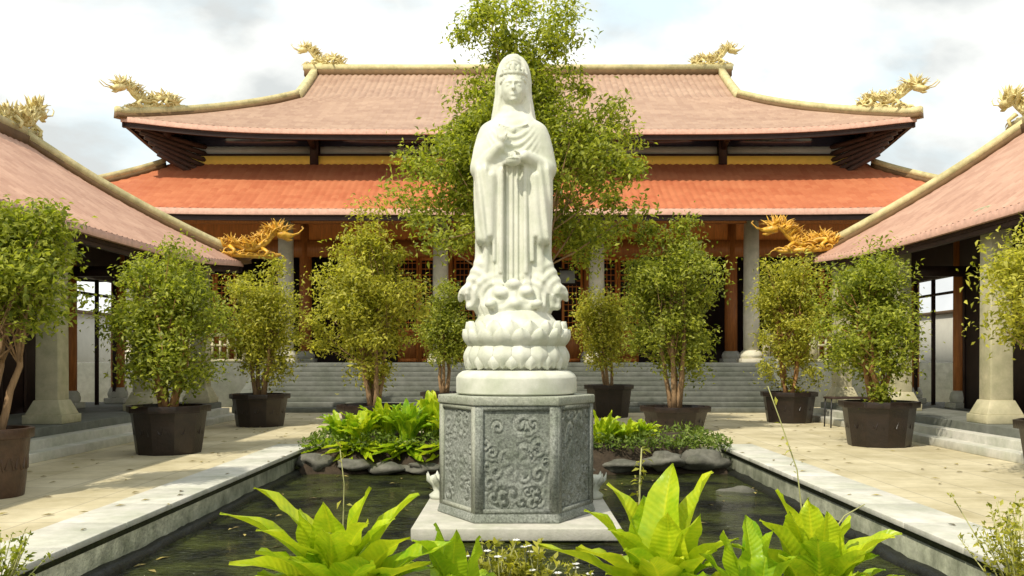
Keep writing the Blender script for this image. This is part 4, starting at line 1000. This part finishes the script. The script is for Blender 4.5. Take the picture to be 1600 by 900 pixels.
for i, ((x, y, h_), wd) in enumerate(zip([(1.55, 15.9, .72), (1.95, 16.2, .66), (2.3, 16.5, .5)], ['just right of the pedestal in the far bed', 'second from the pedestal on the right of the far bed', 'low, before the black tub on the right of the far bed'])):
    fern((x, y, .08), [], 'bright green leafy plant, ' + wd, 'fern', width=.13, extra=32, seed=40 + i, reach=.42, h=h_, group='leafy plants in the far bed')
# low cover on the far bed
rs = np.random.RandomState(9); n = 5200
P = np.stack([np.where(rs.rand(n) < .55, rs.uniform(1.2, 3.75, n), rs.uniform(-3.75, -.9, n)), 15.5 + rs.rand(n) ** 1.4 * 2.6, np.zeros(n)], 1)
P[:, 2] = .06 + rs.rand(n) ** 1.5 * (.16 + .12 * np.sin(P[:, 0] * 3.3) ** 2)
V, F = leaves(P, 0, .10, rs, droop=-.3)
tag(mesh_obj('ground_cover', V, F, M['grass']), 'low green ground cover along the far pond edge', 'ground cover', kind='stuff')
# rocks
def rock(x, y, z, rx, ry, rz, seed, label):
    rd = np.random.RandomState(seed); n1, n2_ = 22, 14; V = []; F = []
    ks = rd.normal(size=(8, 3)) * 1.7; ph = rd.rand(8) * 6
    for i in range(n2_):
        ph_ = math.pi * (i + .0001) / (n2_ - 1)
        for j in range(n1):
            a = 2 * math.pi * j / n1; d = np.array([math.sin(ph_) * math.cos(a), math.sin(ph_) * math.sin(a), math.cos(ph_)])
            r = 1 + .09 * sum(math.sin(float(k @ d) * 1.6 + p) for k, p in zip(ks, ph)) ; r = min(max(r, .7), 1.25)
            V.append((x + d[0] * rx * r, y + d[1] * ry * r, z + d[2] * rz * r))
    for i in range(n2_ - 1):
        for j in range(n1): F.append((i * n1 + j, (i + 1) * n1 + j, (i + 1) * n1 + (j + 1) % n1, i * n1 + (j + 1) % n1))
    o = mesh_obj('pond_rock', V, F, M['rock'], smooth=True); tag(o, label, 'rock', 'rocks along the far pond edge')
    return o
rocks = [(-3.45, 15.5, -.18, .30, .22, .15, 'flat pale rock in the far left corner of the pond'), (-2.8, 15.45, -.2, .34, .25, .10, 'dark rock right of the corner rock under the left plants'), (-2.2, 15.4, -.26, .34, .25, .11, 'dark rock under the middle of the left plants'), (-1.6, 15.45, -.26, .33, .26, .12, 'dark rock third from the pedestal on the left'), (-1.0, 15.5, -.26, .3, .25, .12, 'shaded rock next to the pedestal on the left'),
         (1.2, 15.5, -.24, .34, .25, .13, 'shaded rock next to the pedestal on the right'), (1.9, 15.45, -.22, .40, .25, .13, 'rock below the right leafy plants'), (2.55, 15.4, -.14, .33, .25, .17, 'small brown rock left of the big brown rock'), (3.25, 15.45, -.14, .40, .26, .18, 'big rounded brown rock in the far right corner of the pond'),
         (3.4, 13.4, -.42, .36, .25, .12, 'flat wet stone near the right pond wall')]
for i, r_ in enumerate(rocks): rock(*r_[:6], 50 + i, r_[6])

# small upright pond-side plants with pale flowers, edge bushes, thin stalks
def small_plant(base, h_, n_, label, seed, m='fern_dk', ls=.05, sp=.12, flowers=0, name='small_plant', group='small plants on the near bank', cat='plant'):
    rs = np.random.RandomState(seed); t = thing(name, base, label, cat, group); st_ = MB(); PP = []
    nf = 0
    for k in range(n_):
        a = rs.rand() * 6.28; e = np.array([math.cos(a), math.sin(a), 0]) * sp * rs.rand() ** .6; hh = h_ * rs.uniform(.55, 1)
        b = np.array(base) + e * .3; tp_ = np.array(base) + e * 1.6 + [0, 0, hh]; md = (b + tp_) / 2 + rs.normal(size=3) * .012
        st_.tube([tuple(b), tuple(md), tuple(tp_)], [.006, .005, .003], 5)
        for q in range(int(16 * h_ / .4)):
            u = rs.uniform(.25, 1.02); PP.append(b * (1 - u) + tp_ * u + rs.normal(size=3) * .012)
        if nf < flowers:
            nf += 1
            fl = MB()
            for w_ in range(5): aa = w_ * 1.257; c_ = tp_ + [.016 * math.cos(aa), .016 * math.sin(aa), .01]; fl.lathe([(.002, -.004), (.016, 0), (.002, .006)], c_, 6)
            fl.build('flower', M['white'], t)
    st_.build('stems', M['stalk'], t); V, F = leaves(np.array(PP), 0, ls, rs, droop=-.5, narrow=.5); mesh_obj('leaves', V, F, M[m], t)
    return t
small_plant((-.14, 6.35, -.12), .46, 20, 'small plant with white flowers in front of the slab, left of its middle', 1, 'leaf_b', .07, .14, 6)
small_plant((.13, 6.4, -.12), .42, 18, 'small plant with white flowers in front of the slab, at its middle', 2, 'leaf_b', .07, .12, 5)
small_plant((.42, 6.2, -.12), .36, 10, 'low white-flowered plant between the slab and the tall pointed leaves', 3, 'leaf_b', .06, .10, 4)
small_plant((3.5, 6.1, -.12), .78, 55, 'fine-leaved bush in the bottom right corner beside the coping', 5, 'leaf_b', .045, .32, 0, 'corner_bush', 'fine-leaved bushes in the corners', 'bush')
small_plant((-3.62, 6.15, -.12), .55, 60, 'fine-leaved bush in the bottom left corner beside the coping', 6, 'leaf_a', .05, .24, 0, 'corner_bush', 'fine-leaved bushes in the corners', 'bush')
def stalk(pts, r_, label, bits=0, seed=0, m='stalk'):
    t = thing('thin_stalk', pts[0], label, 'stalk', 'thin stalks over the pond'); mb = MB(); mb.tube(pts, [r_ * (1.1 - .6 * i / (len(pts) - 1)) for i in range(len(pts))], 6); mb.build('stem', M[m], t)
    rs = np.random.RandomState(seed); P = []
    for i in range(bits): u = rs.uniform(.45, 1) * (len(pts) - 1); j = min(int(u), len(pts) - 2); f = u - j; P.append(np.array(pts[j]) * (1 - f) + np.array(pts[j + 1]) * f + rs.normal(size=3) * .02)
    if P: V, F = leaves(np.array(P), 0, .06, rs, narrow=.4); mesh_obj('leaves', V, F, M['leaf_b'], t)
stalk([(.85, 6.2, -.1), (.86, 6.22, .35), (.87, 6.25, .75), (.89, 6.3, .98)], .010, 'thin stalk with a leafy green head above the tall pointed leaves', 34, 1)
stalk([(1.95, 6.1, -.1), (1.96, 6.1, .5), (1.92, 6.1, .85), (1.80, 6.1, 1.2), (1.72, 6.1, 1.42)], .006, 'long bare stalk leaning left above the rightmost large plant', 8, 2)
stalk([(2.1, 6.2, .1), (2.18, 6.2, .38), (2.28, 6.2, .52), (2.42, 6.2, .60)], .007, 'short pale twig curving right above the rightmost large plant', 0, 3)
stalk([(-1.28, 6.5, -.1), (-1.25, 6.5, .3), (-1.24, 6.5, .7), (-1.27, 6.5, .95)], .006, 'thin pale stalk rising above the left large plant', 6, 4)

# small furniture on the walks
def stand(x, y, w_, d_, h_, label):
    t = thing('low_table', (x, y, 0), label, 'table'); mb = MB(); mb.box(x - w_ / 2, x + w_ / 2, y - d_ / 2, y + d_ / 2, h_ - .04, h_); mb.build('tabletop', M['darkwood'], t, bevel=.008)
    for sx in (-1, 1):
        for sy in (-1, 1):
            l = MB(); l.tube([(x + sx * (w_ / 2 - .04), y + sy * (d_ / 2 - .04), h_ - .041), (x + sx * (w_ / 2 - .02), y + sy * (d_ / 2 - .03), 0)], .018, 8); l.build('leg', M['metal'], t)
stand(7.85, 21.2, .95, .5, .72, 'low black metal table beside the farthest right tub')
# fallen leaves scattered on the paving and floating on the pond
rs = np.random.RandomState(77); n = 420
X = rs.uniform(-7.2, 7.9, n); Yv = rs.uniform(6, 26.5, n); Zv = np.where(np.abs(X) < PX, WZ + .006, .012); Zv = np.where((np.abs(X) >= PX - .1) & (np.abs(X) < PX + .66) & (Yv < PY1 + .6), .038, Zv)
keep = ~((np.abs(X) < PX) & ((Yv > 15.2) | (Yv < 6.6))) & ~((np.abs(X) < 1.3) & (Yv > 9.3) & (Yv < 12))
a = rs.uniform(0, 6.28, n); L_ = rs.uniform(.04, .08, n); c_, s_ = np.cos(a), np.sin(a); P0 = np.stack([X, Yv, Zv], 1)
dv = np.stack([c_, s_, 0 * c_], 1) * L_[:, None]; sv = np.stack([-s_, c_, 0 * c_], 1) * L_[:, None] * .3; up = np.array([0, 0, .012])
V = np.stack([P0 - dv, P0 + sv + up, P0 + dv, P0 - sv + up * .6], 1)[keep].reshape(-1, 3); F = np.arange(len(V)).reshape(-1, 4).astype(np.int32)
tag(mesh_obj('fallen_leaves', V, F, M['dryleaf']), 'small fallen leaves scattered over the paving and pond', 'fallen leaves', kind='stuff')
